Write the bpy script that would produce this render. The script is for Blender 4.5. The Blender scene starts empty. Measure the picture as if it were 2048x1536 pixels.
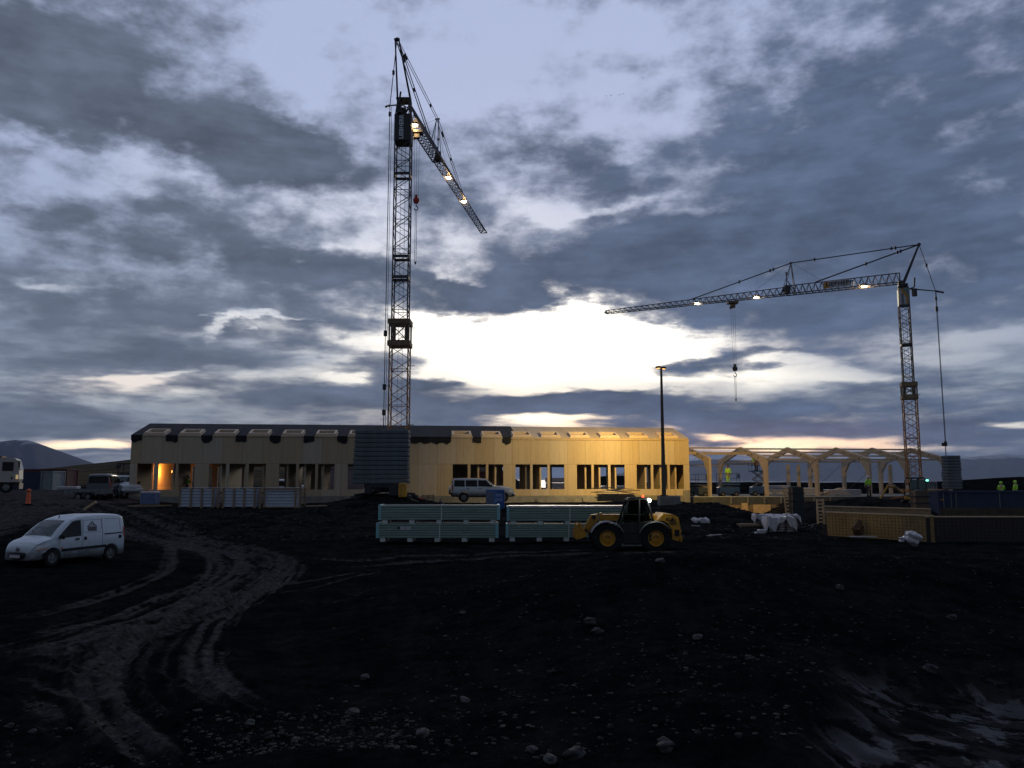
import bpy, bmesh, math, random
import numpy as np
from mathutils import Vector, Matrix, Euler
R = math.radians
random.seed(7)
S = bpy.context.scene
COL = S.collection

# ---------------------------------------------------------------- camera
CAMZ = 3.3
FPX = 1600.0                      # focal length in pixels of a 2048 px wide picture
PITCH = math.atan((958 - 768) / FPX)
cd = bpy.data.cameras.new('camera')
cd.sensor_width = 36.0
cd.lens = 36.0 * FPX / 2048.0
cd.clip_start = 0.1
cd.clip_end = 60000
cam = bpy.data.objects.new('camera', cd)
COL.objects.link(cam)
cam.location = (0, 0, CAMZ)
cam.rotation_euler = (R(90) + PITCH, 0, 0)
S.camera = cam
S.render.resolution_x, S.render.resolution_y = 1024, 768
cp, sp = math.cos(PITCH), math.sin(PITCH)

def ray(px, py):
    u = (px - 1024) / FPX
    v = (768 - py) / FPX
    return Vector((u, cp - v * sp, sp + v * cp))

def P(px, py, Y):
    """world point at distance Y in front of the camera seen at photo pixel px, py"""
    d = ray(px, py)
    return Vector((0, 0, CAMZ)) + d * (Y / d.y)

def azel(px, py):
    d = ray(px, py).normalized()
    return math.atan2(d.x, d.y), math.asin(d.z)

# ---------------------------------------------------------------- colour management
S.view_settings.view_transform = 'Standard'
S.view_settings.look = 'None'
S.view_settings.exposure = 0
S.view_settings.gamma = 1
S.view_settings.use_curve_mapping = False
S.render.engine = 'CYCLES'
S.cycles.max_bounces = 5
S.cycles.diffuse_bounces = 2
S.cycles.glossy_bounces = 2
S.cycles.transmission_bounces = 4
S.cycles.transparent_max_bounces = 8
S.cycles.volume_bounces = 0
S.cycles.sample_clamp_indirect = 3

# ---------------------------------------------------------------- world: dusk sky with broken cloud
SUN_AZ, SUN_EL = azel(1090, 690)
W = bpy.data.worlds.new('World')
S.world = W
W.use_nodes = True
nt = W.node_tree
nt.nodes.clear()

class NG:
    """tiny helper to write node maths"""
    def __init__(self, nt):
        self.nt = nt
    def n(self, t, **kw):
        nd = self.nt.nodes.new(t)
        for k, v in kw.items():
            setattr(nd, k, v)
        return nd
    def put(self, sock, v):
        if isinstance(v, bpy.types.NodeSocket):
            self.nt.links.new(v, sock)
        else:
            sock.default_value = v
    def m(self, op, a, b=None, c=None, clamp=False):
        nd = self.n('ShaderNodeMath', operation=op, use_clamp=clamp)
        self.put(nd.inputs[0], a)
        if b is not None: self.put(nd.inputs[1], b)
        if c is not None: self.put(nd.inputs[2], c)
        return nd.outputs[0]
    def vm(self, op, a, b=None, scale=None):
        nd = self.n('ShaderNodeVectorMath', operation=op)
        self.put(nd.inputs[0], a)
        if b is not None: self.put(nd.inputs[1], b)
        if scale is not None: self.put(nd.inputs['Scale'], scale)
        return nd.outputs['Value'] if op in ('LENGTH', 'DOT_PRODUCT') else nd.outputs[0]
    def comb(self, x, y, z=0.0):
        nd = self.n('ShaderNodeCombineXYZ')
        for i, v in enumerate((x, y, z)): self.put(nd.inputs[i], v)
        return nd.outputs[0]
    def mr(self, v, a, b, c, d, smooth=True):
        nd = self.n('ShaderNodeMapRange')
        nd.interpolation_type = 'SMOOTHSTEP' if smooth else 'LINEAR'
        self.put(nd.inputs['Value'], v)
        for k, q in zip(('From Min', 'From Max', 'To Min', 'To Max'), (a, b, c, d)):
            self.put(nd.inputs[k], q)
        return nd.outputs[0]
    def noise(self, vec, scale, detail=4, rough=0.55, dist=0.0, lac=2.0):
        nd = self.n('ShaderNodeTexNoise')
        self.put(nd.inputs['Vector'], vec)
        nd.inputs['Scale'].default_value = scale
        nd.inputs['Detail'].default_value = detail
        nd.inputs['Roughness'].default_value = rough
        nd.inputs['Distortion'].default_value = dist
        nd.inputs['Lacunarity'].default_value = lac
        return nd
    def mix(self, f, a, b, t='MIX'):
        nd = self.n('ShaderNodeMix', data_type='RGBA', blend_type=t)
        nd.clamp_factor = True
        self.put(nd.inputs[0], f)
        for i, v in ((6, a), (7, b)):
            if isinstance(v, tuple): v = (*v, 1.0) if len(v) == 3 else v
            self.put(nd.inputs[i], v)
        return nd.outputs[2]

g = NG(nt)
tc = g.n('ShaderNodeTexCoord')
sepd = g.n('ShaderNodeSeparateXYZ')
nt.links.new(tc.outputs['Generated'], sepd.inputs[0])
dx, dy, dz = sepd.outputs
AZ = g.m('ARCTAN2', dx, dy)
EL = g.m('ARCSINE', dz)
# clouds lie on a flat layer: project the view direction onto it
den = g.m('ADD', g.m('MAXIMUM', dz, 0.0), 0.16)
Q = g.comb(g.m('DIVIDE', dx, den), g.m('DIVIDE', dy, den), 0.0)
LOWV = g.comb(g.m('MULTIPLY', AZ, 3.0), g.m('MULTIPLY', EL, 14.0), 3.7)
w1 = g.noise(Q, 2.6, 6, 0.6)
w2 = g.noise(LOWV, 1.3, 4, 0.6)
up = g.mr(EL, R(3), R(14), 0.0, 1.0)
def sub5(col): return g.vm('SUBTRACT', col, (0.5, 0.5, 0.5))
warp = g.vm('ADD', g.vm('MULTIPLY', g.vm('SCALE', sub5(w1.outputs['Color']), scale=up), (0.17, 0.13, 0)),
            g.vm('MULTIPLY', sub5(w2.outputs['Color']), (0.16, 0.030, 0)))
AE = g.vm('ADD', g.comb(AZ, EL, 0.0), warp)

sepae = g.n('ShaderNodeSeparateXYZ')
nt.links.new(AE, sepae.inputs[0])
AEX, AEY = sepae.outputs[0], sepae.outputs[1]

def blob(acc, px, py, hw, hh, ang, w):
    a0, e0 = azel(px, py)
    ca, sa = math.cos(R(ang)), math.sin(R(ang))
    a1, e1 = azel(px + ca * hw, py + sa * hw)
    a2, e2 = azel(px + sa * hh, py - ca * hh)
    L1 = math.hypot(a1 - a0, e1 - e0); L2 = math.hypot(a2 - a0, e2 - e0)
    mp = g.n('ShaderNodeMapping', vector_type='TEXTURE')
    nt.links.new(g.comb(AEX, AEY, acc), mp.inputs['Vector'])   # the running sum rides along, scaled away below
    mp.inputs['Location'].default_value = (a0, e0, 0)
    mp.inputs['Rotation'].default_value = (0, 0, math.atan2(e1 - e0, a1 - a0))
    mp.inputs['Scale'].default_value = (L1, L2, 1e9)
    r = g.vm('LENGTH', mp.outputs[0])
    return g.mr(r, 0.15, 1.7, w, 0.0)

DARK = [(60,858,260,13,2,.30),(260,905,260,10,0,.25),(500,870,300,12,0,.30),(1700,862,300,16,2,.35),(1900,890,220,10,0,.25),(1330,905,240,6,0,.3),  # px, py, half width, half height, tilt, weight
 (220,175,560,105,20,.62),(60,90,230,130,10,.35),(560,290,210,55,14,.42),(400,30,190,55,0,.22),(20,240,160,60,8,.25),
 (60,225,300,50,6,.15),(620,60,160,60,20,.10),(130,290,200,30,5,-.1),(520,250,120,40,20,.15),(520,130,110,60,30,.15),
 (230,340,380,34,8,-.30),(440,250,60,30,20,0.0),(650,120,150,160,20,-.20),
 (160,420,150,38,0,.24),(400,378,60,28,0,.22),(470,450,110,60,15,.22),(250,470,200,40,0,.14),
 (860,90,340,170,0,-.42),(1100,170,260,110,15,-.28),(600,60,120,60,0,-.12),
 (730,210,110,55,35,.22),(770,330,110,60,0,.12),(900,390,100,50,0,.22),(960,70,70,26,0,.13),
 (1180,325,190,52,8,.42),(1020,290,110,40,0,.12),(1170,200,80,45,0,.10),(1310,180,70,50,0,.16),
 (1690,330,420,240,-25,.50),(1880,520,420,170,0,.42),(1960,60,280,140,-10,.26),(1250,525,300,62,-14,.50),(1450,610,260,55,0,.30),
 (1420,240,160,50,-40,.16),(1560,470,260,100,0,.22),(1900,330,200,140,0,.15),
 (1480,60,230,50,-25,-.14),(1960,110,130,26,-20,-.13),(1870,250,55,30,-30,-.26),(1530,195,90,22,-35,-.22),
 (1200,412,120,16,-10,-.36),(1060,425,80,26,-10,-.34),(1000,380,100,20,-20,-.2),(1270,300,70,25,25,-.18),(930,540,120,12,5,-.30),
 (560,530,420,34,4,.42),(300,600,420,50,3,.24),(860,590,260,40,4,.24),(1010,480,120,40,0,.10),
 (330,712,210,22,3,.36),(570,668,140,20,4,.30),(700,655,90,17,0,.30),(120,650,260,50,3,.26),(350,690,160,20,0,.1),
 (60,575,120,15,8,-.36),(480,652,80,8,-10,-.50),(575,640,60,7,8,-.4),(310,764,52,11,0,-.62),(230,762,50,6,0,-.3),(360,750,60,6,-12,-.4),
 (690,772,46,12,0,-.75),(620,725,60,7,0,-.45),(120,892,115,8,3,-1.0),(120,868,60,5,-6,-.35),(150,912,50,4,0,-.5),
 (620,560,140,14,0,-.10),(760,440,120,60,20,-.15),
 (1050,700,300,58,0,-.85),(1220,672,160,36,5,-.5),(1180,560,260,45,-6,.35),(870,690,150,40,10,-.5),(1280,690,120,30,0,-.4),(880,745,260,26,0,-.35),
 (1620,742,170,17,4,-.95),(1380,772,190,13,2,-.9),(1100,765,160,22,0,-.7),(1560,760,100,14,0,-.4),
 (1420,725,150,15,-3,.75),(905,772,100,12,0,.85),(730,728,75,19,0,.5),(780,756,120,12,4,.4),(880,735,40,9,10,.45),(1160,750,26,6,0,.4),
 (1160,802,150,20,0,.75),(1330,800,200,22,0,.5),(1250,862,260,8,0,.3),(900,815,260,22,0,.4),(1480,835,260,18,2,.35),(1250,930,500,16,0,.2),(1800,920,260,12,0,.2),(830,800,230,16,0,.35),(1020,815,150,10,0,.25),(1520,762,70,9,0,.3),
 (1120,836,110,11,0,-.85),(1010,812,60,5,0,-.3),(1080,832,120,7,0,-.3),
 (1620,884,230,8,4,-.60),(1440,868,110,7,12,-.50),(1500,898,140,7,0,-.65),(1760,884,30,5,0,-.6),(2010,860,60,6,-4,-.75),(1950,704,150,22,-4,-.28),
 (1720,830,330,38,2,.30),(1900,760,200,30,0,.22),(1380,815,230,14,0,.16),(500,790,280,28,0,.18),(300,815,200,18,0,.12),(420,850,300,14,0,-.12),(200,830,220,10,0,.08),
]
GLOW = [(720,450,380,110,12,.16),(900,560,260,50,5,.2),(1080,688,360,85,0,1.3),(1150,640,800,260,0,.10),(1450,748,300,22,2,.6),(300,765,220,35,0,.50),(470,655,150,20,0,.35),(135,892,110,10,0,1.6),
        (1120,838,160,14,0,.9),(1580,888,300,11,2,1.0),(1440,868,200,10,10,.6),(1700,700,400,30,0,.10),(2010,860,120,16,0,.5),(690,765,120,30,0,.5),(60,575,160,30,0,.2),(1150,415,200,30,-8,.10)]
WARM = [(1470,872,380,34,0,1.7),(1100,820,400,30,0,.3),(1560,885,340,26,2,.9),(120,892,180,15,0,.9),(1700,700,300,40,0,.3),(300,765,150,25,0,.45)]
def total(lst, start):
    acc = start
    for b in lst:
        acc = g.m('ADD', acc, blob(acc, *b))
    return acc
n1 = g.noise(g.vm('ADD', Q, (3.1, 1.7, 0)), 3.8, 9, 0.58, 0.0).outputs['Fac']
n2 = g.noise(LOWV, 2.9, 9, 0.58, 0.1).outputs['Fac']
n3 = g.noise(g.comb(g.m('MULTIPLY', AZ, 8.0), g.m('MULTIPLY', EL, 14.0), 1.3), 2.0, 9, 0.58, 0.0).outputs['Fac']
n1 = g.m('ADD', g.m('MULTIPLY', n1, 0.45), g.m('MULTIPLY', n3, 0.55))
nmix = g.m('ADD', g.m('MULTIPLY', n1, up), g.m('MULTIPLY', n2, g.m('SUBTRACT', 1.0, up)))
nz = g.m('MULTIPLY', g.m('SUBTRACT', nmix, 0.5), 3.4)
Dn = total(DARK, g.m('ADD', nz, g.mr(EL, R(1), R(7), 0.66, 0.475)))
Gl = total(GLOW, 0.0)
Wm = total(WARM, 0.0)
thick = g.mr(Dn, 0.06, 1.04, 0.0, 1.0)
# clear sky seen through the gaps: Nishita, low sun, tinted by high thin cloud
sky = g.n('ShaderNodeTexSky', sky_type='NISHITA')
sky.sun_disc = False
sky.sun_elevation = SUN_EL
sky.sun_rotation = SUN_AZ
sky.altitude = 0
skyc = g.vm('SCALE', sky.outputs[0], scale=0.007)
veil = g.mix(g.mr(EL, R(2), R(26), 0, 1), (0.22, 0.28, 0.385), (0.42, 0.485, 0.70))
clear = g.mix(1.0, veil, skyc, 'ADD')
darkc = g.mix(g.mr(AZ, -0.45, 0.45, 0, 1), (0.100, 0.123, 0.174), (0.085, 0.117, 0.192))
# behind the camera the overcast is heavier
front = g.mr(dy, -0.35, 0.45, 0.0, 1.0)
backc = (0.125, 0.15, 0.20)
lump = g.mr(n1, 0.28, 0.72, 0.66, 1.5, smooth=False)
lump2 = g.mr(n2, 0.25, 0.75, 0.76, 1.30, smooth=False)
darkc = g.vm('SCALE', darkc, scale=g.m('MULTIPLY', lump, lump2))
mid = g.mix(thick, clear, darkc)
# direct glow through thin cloud
thin = g.m('POWER', g.m('SUBTRACT', 1.0, thick), 2.2)
gs = g.m('MULTIPLY', g.m('MULTIPLY', Gl, thin), 1.0)
glowc = g.mix(g.mr(Wm, 0.0, 1.2, 0, 1), (1.12, 1.00, 0.76), (1.30, 0.78, 0.34))
add1 = g.vm('SCALE', glowc, scale=gs)
# pink light under the low cloud
pk = g.m('MULTIPLY', g.m('MULTIPLY', Wm, g.mr(thick, 0.15, 0.95, 0.7, 0.25)), 0.13)
add2 = g.vm('SCALE', (0.75, 0.30, 0.22), scale=pk)
tot = g.vm('ADD', g.vm('ADD', mid, add1), add2)
fin = g.mix(front, backc, tot)
# below the horizon: dark ground
fin = g.mix(g.mr(EL, R(-1.5), R(-0.6), 0, 1), (0.02, 0.022, 0.03), fin)
bg = g.n('ShaderNodeBackground')
g.put(bg.inputs[0], g.vm('MINIMUM', fin, (1.45, 1.41, 1.32)))
bg.inputs[1].default_value = 1.0
wo = g.n('ShaderNodeOutputWorld')
nt.links.new(bg.outputs[0], wo.inputs[0])
W.cycles.sampling_method = 'MANUAL'
W.cycles.sample_map_resolution = 512

# ---------------------------------------------------------------- sun, hidden behind the cloud bank
sl = bpy.data.lights.new('sun', 'SUN')
sl.energy = 0.5
sl.angle = R(12)
sl.color = (1.0, 0.86, 0.68)
so = bpy.data.objects.new('sun', sl)
COL.objects.link(so)
sdir = Vector((math.sin(SUN_AZ) * math.cos(SUN_EL), math.cos(SUN_AZ) * math.cos(SUN_EL), math.sin(SUN_EL)))
so.rotation_euler = sdir.to_track_quat('Z', 'Y').to_euler()

# ================================================================ helpers
def link(o, parent=None):
    COL.objects.link(o)
    if parent is not None:
        o.parent = parent
    return o

def tag(o, label=None, cat=None, group=None, kind=None):
    if label: o['label'] = label
    if cat: o['category'] = cat
    if group: o['group'] = group
    if kind: o['kind'] = kind
    return o

def thing(name, label, cat, loc=(0, 0, 0), rz=0.0, group=None):
    o = bpy.data.objects.new(name, None)
    o.empty_display_size = 0.3
    link(o)
    o.location = loc
    o.rotation_euler = (0, 0, rz)
    return tag(o, label, cat, group)

def kids(o):
    return [c for c in COL.objects if c.parent == o]

def copy_tree(o, loc=None, rz=None, label=None, parent=None):
    c = o.copy()
    COL.objects.link(c)
    if parent is not None: c.parent = parent
    if loc is not None: c.location = loc
    if rz is not None: c.rotation_euler = (0, 0, rz)
    if label: c['label'] = label
    for ch in kids(o):
        copy_tree(ch, parent=c)
    return c

class MB:
    """collects simple solids, then builds ONE mesh object"""
    def __init__(self):
        self.v, self.f = [], []
    def add(self, vs, fs):
        b = len(self.v)
        self.v += [tuple(p) for p in vs]
        self.f += [tuple(i + b for i in q) for q in fs]
        return self
    def box(self, c, s, rz=0.0, M=None, bev=0.0):
        x, y, z = [k / 2 for k in s]
        if bev > 0:
            return self.bbox(c, s, bev, rz, M)
        vs = [Vector((i * x, j * y, k * z)) for i in (-1, 1) for j in (-1, 1) for k in (-1, 1)]
        T = Matrix.Translation(c) @ (M if M is not None else Matrix.Rotation(rz, 4, 'Z'))
        vs = [T @ p for p in vs]
        return self.add(vs, [(0, 1, 3, 2), (4, 6, 7, 5), (0, 4, 5, 1), (2, 3, 7, 6), (0, 2, 6, 4), (1, 5, 7, 3)])
    def bbox(self, c, s, b, rz=0.0, M=None):
        x, y, z = [k / 2 for k in s]
        prof = [(-x + b, -z), (x - b, -z), (x, -z + b), (x, z - b), (x - b, z), (-x + b, z), (-x, z - b), (-x, -z + b)]
        n = len(prof); vs = []; fs = []
        rings = [(-y, b), (-y + b, 0), (y - b, 0), (y, b)]
        for yy, ins in rings:
            for px_, pz_ in prof:
                kx = (x - ins) / x; kz = (z - ins) / z
                vs.append(Vector((px_ * kx, yy, pz_ * kz)))
        for r in range(3):
            for i in range(n):
                j = (i + 1) % n
                fs.append((r * n + i, r * n + j, (r + 1) * n + j, (r + 1) * n + i))
        fs.append(tuple(range(n))[::-1]); fs.append(tuple(range(3 * n, 4 * n)))
        T = Matrix.Translation(c) @ (M if M is not None else Matrix.Rotation(rz, 4, 'Z'))
        return self.add([T @ p for p in vs], fs)
    def bar(self, p, q, r, n=4, r2=None, caps=True):
        p, q = Vector(p), Vector(q)
        d = q - p
        if d.length < 1e-6: return self
        d.normalize()
        a = d.orthogonal().normalized() if abs(d.z) > 0.999 else Vector((0, 0, 1)).cross(d).normalized()
        b = d.cross(a)
        r2 = r if r2 is None else r2
        vs = []
        for c, rr in ((p, r), (q, r2)):
            for i in range(n):
                t = 2 * math.pi * (i + 0.5) / n
                vs.append(c + (a * math.cos(t) + b * math.sin(t)) * rr)
        fs = [(i, (i + 1) % n, n + (i + 1) % n, n + i) for i in range(n)]
        if caps: fs += [tuple(range(n))[::-1], tuple(range(n, 2 * n))]
        return self.add(vs, fs)
    def tube(self, pts, r, n=6):
        for a, b in zip(pts[:-1], pts[1:]): self.bar(a, b, r, n)
        return self
    def cyl(self, c, r, h, axis='Z', n=20, r2=None):
        ax = {'X': Vector((1, 0, 0)), 'Y': Vector((0, 1, 0)), 'Z': Vector((0, 0, 1))}[axis]
        c = Vector(c)
        return self.bar(c - ax * h / 2, c + ax * h / 2, r, n, r2)
    def prism(self, poly, a0, a1, plane='XZ'):
        """extrude a polygon (list of 2-D points) along the third axis"""
        n = len(poly)
        def mk(p, t):
            if plane == 'XZ': return (p[0], t, p[1])
            if plane == 'YZ': return (t, p[0], p[1])
            return (p[0], p[1], t)
        vs = [mk(p, a0) for p in poly] + [mk(p, a1) for p in poly]
        fs = [tuple(range(n)), tuple(range(n, 2 * n))[::-1]]
        fs += [(i, n + i, n + (i + 1) % n, (i + 1) % n) for i in range(n)]
        return self.add(vs, fs)
    def lathe(self, prof, c=(0, 0, 0), axis='Z', n=24):
        vs, fs = [], []
        m = len(prof)
        for i in range(n):
            t = 2 * math.pi * i / n
            for r, h in prof:
                x, y = r * math.cos(t), r * math.sin(t)
                q = {'Z': (x, y, h), 'Y': (x, h, y), 'X': (h, x, y)}[axis]
                vs.append((q[0] + c[0], q[1] + c[1], q[2] + c[2]))
        for i in range(n):
            j = (i + 1) % n
            for k in range(m - 1):
                fs.append((i * m + k, j * m + k, j * m + k + 1, i * m + k + 1))
        return self.add(vs, fs)
    def grid(self, pts):
        """pts: rows x cols of points"""
        nr, nc = len(pts), len(pts[0])
        vs = [p for row in pts for p in row]
        fs = [(r * nc + c, r * nc + c + 1, (r + 1) * nc + c + 1, (r + 1) * nc + c)
              for r in range(nr - 1) for c in range(nc - 1)]
        return self.add(vs, fs)
    def blob(self, c, s, seed=0, sub=2, amp=0.2):
        bm = bmesh.new()
        bmesh.ops.create_icosphere(bm, subdivisions=sub, radius=1)
        rnd = random.Random(seed)
        ph = [rnd.uniform(0, 6.28) for _ in range(6)]
        vs = []
        for v in bm.verts:
            p = v.co
            k = 1 + amp * (math.sin(2.3 * p.x + ph[0]) * math.sin(2.9 * p.y + ph[1]) + 0.6 * math.sin(5 * p.z + ph[2] + 3 * p.x) + 0.4 * math.sin(8 * p.y + ph[3]) * math.sin(7 * p.x + ph[4]))
            vs.append((c[0] + p.x * s[0] * k, c[1] + p.y * s[1] * k, c[2] + p.z * s[2] * k))
        fs = [tuple(v.index for v in f.verts) for f in bm.faces]
        bm.free()
        return self.add(vs, fs)
    def build(self, name, mat, parent=None, smooth=None):
        me = bpy.data.meshes.new(name)
        me.from_pydata(self.v, [], self.f)
        me.validate()
        bm = bmesh.new(); bm.from_mesh(me)
        bmesh.ops.recalc_face_normals(bm, faces=bm.faces)
        bm.to_mesh(me); bm.free()
        if mat is not None: me.materials.append(mat)
        if smooth is not None:
            me.shade_smooth()
            me.set_sharp_from_angle(angle=R(smooth))
        return link(bpy.data.objects.new(name, me), parent)

def text_mesh(name, s, size, mat, parent, M, ext=0.004, spacing=1.0, bold=0.0):
    cu = bpy.data.curves.new(name, 'FONT')
    cu.body = s; cu.size = size; cu.extrude = ext; cu.align_x = 'CENTER'; cu.align_y = 'CENTER'
    cu.space_character = spacing; cu.offset = bold
    t = bpy.data.objects.new(name, cu)
    COL.objects.link(t)
    dg = bpy.context.evaluated_depsgraph_get()
    me = bpy.data.meshes.new_from_object(t.evaluated_get(dg))
    COL.objects.unlink(t); bpy.data.objects.remove(t)
    me.transform(M)
    me.materials.clear(); me.materials.append(mat)
    me.name = name
    return link(bpy.data.objects.new(name, me), parent)

# ---------------------------------------------------------------- materials
MATS = {}
def mat(name, col, rough=0.6, metal=0.0, var=0.15, scale=3.0, bump=0.0, bscale=20.0, coat=0.0, spec=0.5, dirt=None, stretch=(1, 1, 1), sill=0):
    if name in MATS: return MATS[name]
    m = bpy.data.materials.new(name); m.use_nodes = True
    t = m.node_tree; b = t.nodes['Principled BSDF']; h = NG(t)
    tcn = h.n('ShaderNodeTexCoord')
    vec = h.vm('MULTIPLY', tcn.outputs['Object'], stretch)
    nz_ = h.noise(vec, scale, 5, 0.6)
    k = h.mr(nz_.outputs['Fac'], 0.3, 0.7, 1 - var, 1 + var, smooth=False)
    c = h.vm('SCALE', tuple(col), scale=k)
    if dirt is not None:
        dc, amt = dirt
        n2_ = h.noise(tcn.outputs['Object'], scale * 2.7, 6, 0.65)
        c = h.mix(h.mr(n2_.outputs['Fac'], 0.62 - amt * 0.3, 0.75, 0, 1), c, dc)
    if sill:   # grey-brown tone growing towards the lower bodywork, broken up by noise
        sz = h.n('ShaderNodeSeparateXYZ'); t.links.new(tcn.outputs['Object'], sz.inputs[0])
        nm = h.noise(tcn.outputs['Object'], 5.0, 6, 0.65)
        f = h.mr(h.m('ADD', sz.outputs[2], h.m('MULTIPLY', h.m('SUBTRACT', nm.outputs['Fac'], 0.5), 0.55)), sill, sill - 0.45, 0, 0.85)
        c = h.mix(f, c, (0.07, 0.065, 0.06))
    t.links.new(c, b.inputs['Base Color'])
    b.inputs['Roughness'].default_value = rough
    b.inputs['Metallic'].default_value = metal
    b.inputs['Specular IOR Level'].default_value = spec
    if coat: b.inputs['Coat Weight'].default_value = coat
    if bump:
        nb = h.noise(tcn.outputs['Object'], bscale, 6, 0.6)
        bu = h.n('ShaderNodeBump'); bu.inputs['Strength'].default_value = bump; bu.inputs['Distance'].default_value = 0.05
        t.links.new(nb.outputs['Fac'], bu.inputs['Height']); t.links.new(bu.outputs[0], b.inputs['Normal'])
    MATS[name] = m
    return m

def emis(name, col, strength):
    if name in MATS: return MATS[name]
    m = bpy.data.materials.new(name); m.use_nodes = True
    b = m.node_tree.nodes['Principled BSDF']
    b.inputs['Base Color'].default_value = (0.02, 0.02, 0.02, 1)
    b.inputs['Emission Color'].default_value = (*col, 1)
    b.inputs['Emission Strength'].default_value = strength
    MATS[name] = m
    return m

def lamp(name, kind, loc, energy, col, parent=None, size=0.1, target=None, spot=None, blend=0.5):
    l = bpy.data.lights.new(name, kind)
    l.energy = energy; l.color = col
    if kind in ('POINT', 'SPOT'): l.shadow_soft_size = size
    if kind == 'SPOT':
        l.spot_size = R(spot); l.spot_blend = blend
    o = bpy.data.objects.new(name, l)
    link(o)
    o.location = loc
    if target is not None:
        o.rotation_euler = (Vector(target) - Vector(loc)).to_track_quat('-Z', 'Y').to_euler()
    return o

# ---------------------------------------------------------------- ground height
def sst(a, b, x):
    t = np.clip((x - a) / (b - a), 0, 1)
    return t * t * (3 - 2 * t)

_rng = np.random.default_rng(11)
_tab = _rng.random((256, 256))
def vnoise(x, y):
    xi = np.floor(x).astype(int); yi = np.floor(y).astype(int)
    fx = x - xi; fy = y - yi
    fx = fx * fx * (3 - 2 * fx); fy = fy * fy * (3 - 2 * fy)
    a = _tab[xi & 255, yi & 255]; b = _tab[(xi + 1) & 255, yi & 255]
    c = _tab[xi & 255, (yi + 1) & 255]; d = _tab[(xi + 1) & 255, (yi + 1) & 255]
    return (a * (1 - fx) + b * fx) * (1 - fy) + (c * (1 - fx) + d * fx) * fy
def fbm(x, y, o=5, g_=0.5):
    s = 0; a = 1; t = 0
    for i in range(o):
        s = s + a * (vnoise(x * 2 ** i + 17.3 * i, y * 2 ** i + 5.1 * i) - 0.5); t += a; a *= g_
    return s / t * 2

def bump2(x, y, cx, cy, rx, ry, h, rot=0.0):
    c, s = math.cos(rot), math.sin(rot)
    u = ((x - cx) * c + (y - cy) * s) / rx; v = (-(x - cx) * s + (y - cy) * c) / ry
    return h * np.exp(-(u * u + v * v))

def mud_np(x, y):
    e = x - (3.1 + 0.55 * (y - 9.1)) + 0.7 * fbm(x * 0.6 + 7, y * 0.6, 4)
    return sst(-0.5, 0.9, e) * sst(14.6, 13.0, y + 0.6 * fbm(x * 0.5, y * 0.5, 3))

def ground_np(x, y, detail=True):
    x = np.asarray(x, float); y = np.asarray(y, float)
    H = 1.3 + 0.55 * sst(-26, -34, x) - 1.3 * sst(13.5, 19, x)
    z = H * sst(44, 57, y) + 0.25 * sst(62, 95, y) * sst(-24, -34, x)
    # foreground heaps of dug-out soil
    z = z + bump2(x, y, 2.6, 18.5, 4.6, 3.6, 1.15) + bump2(x, y, 8.5, 20.5, 6.0, 4.2, 1.0) + bump2(x, y, 15.5, 24, 7, 5, 0.75)
    z = z + bump2(x, y, 3.2, 11.5, 3.0, 3.2, 0.55) + bump2(x, y, -2.2, 9.3, 1.8, 0.9, 0.22)
    z = z - 0.45 * mud_np(x, y)
    z = z + bump2(x, y, -22.5, 31.5, 3.4, 5.0, 1.1)
    # heap under the first crane, heaps beside the building and beyond the slab
    z = z + bump2(x, y, -9.3, 58.5, 3.9, 2.6, 0.95)
    z = z + bump2(x, y, 15.4, 58, 3.6, 3.2, .42) + bump2(x, y, 10.5, 63.5, 5, 2.2, 0.35) + bump2(x, y, 17.5, 52, 3.4, 3.0, 0.55) + bump2(x, y, 27, 62, 2.5, 3, 0.7)
    z = z + bump2(x, y, 38.5, 74, 3.4, 2.2, 0.9)
    z = z + bump2(x, y, -40, 54, 14, 3.5, 0.25)
    z = z + 1.25 * sst(21, 26, x) * sst(45, 40, x) * sst(53, 60, y) * sst(90, 80, y)
    # berm behind the site on the right, dropping to the shore
    br = sst(6, 16, x) * (2.75 * sst(98, 108, y) - 22 * sst(120, 420, y))
    z = z + br + sst(14, 22, x) * sst(98, 108, y) * 0.35 * fbm(x * 0.12, y * 0.05, 4)
    z = z + bump2(x, y, 60.5, 104, 4.0, 4, .9) + bump2(x, y, 67, 104, 4.5, 4, 1.25) + bump2(x, y, 84, 106, 7, 5, .8)
    # left: moor rising to a low hill
    lf = sst(10, -30, x)
    z = z + lf * (22 * sst(140, 640, y) * sst(-0.80, -0.30, x / np.maximum(y, 1)) * sst(1500, 700, y) - 1.5 * sst(800, 1500, y)) * 1.0
    z = z - 26 * sst(700, 1600, y) * lf
    if detail:
        near = sst(130, 60, y)
        site = sst(60, 44, y)
        rough = 0.35 + 0.65 * sst(-7, 1, x + 0.15 * (y - 15))
        z = z + near * (0.10 * fbm(x * 0.5, y * 0.5, 4) + 0.045 * rough * fbm(x * 2.3, y * 2.3, 4, 0.6) * (0.4 + 0.6 * site)
                        + 0.05 * sst(14.0, 9, y) * sst(3.5, 5.5, x) * fbm(x * 0.7 + 3, y * 2.2, 3))
        z = z + 0.028 * site * np.abs(fbm(x * 5.1, y * 5.1, 3, 0.6)) * rough
        z = z + 0.18 * sst(42, 48, y) * sst(60, 52, y) * np.abs(fbm(x * 0.9, y * 0.9, 5, 0.6))
        z = z + sst(160, 500, y) * 3 * fbm(x * 0.006, y * 0.006, 5)
    return z

def gz(x, y):
    return float(ground_np(np.array([x]), np.array([y]))[0])

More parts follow.
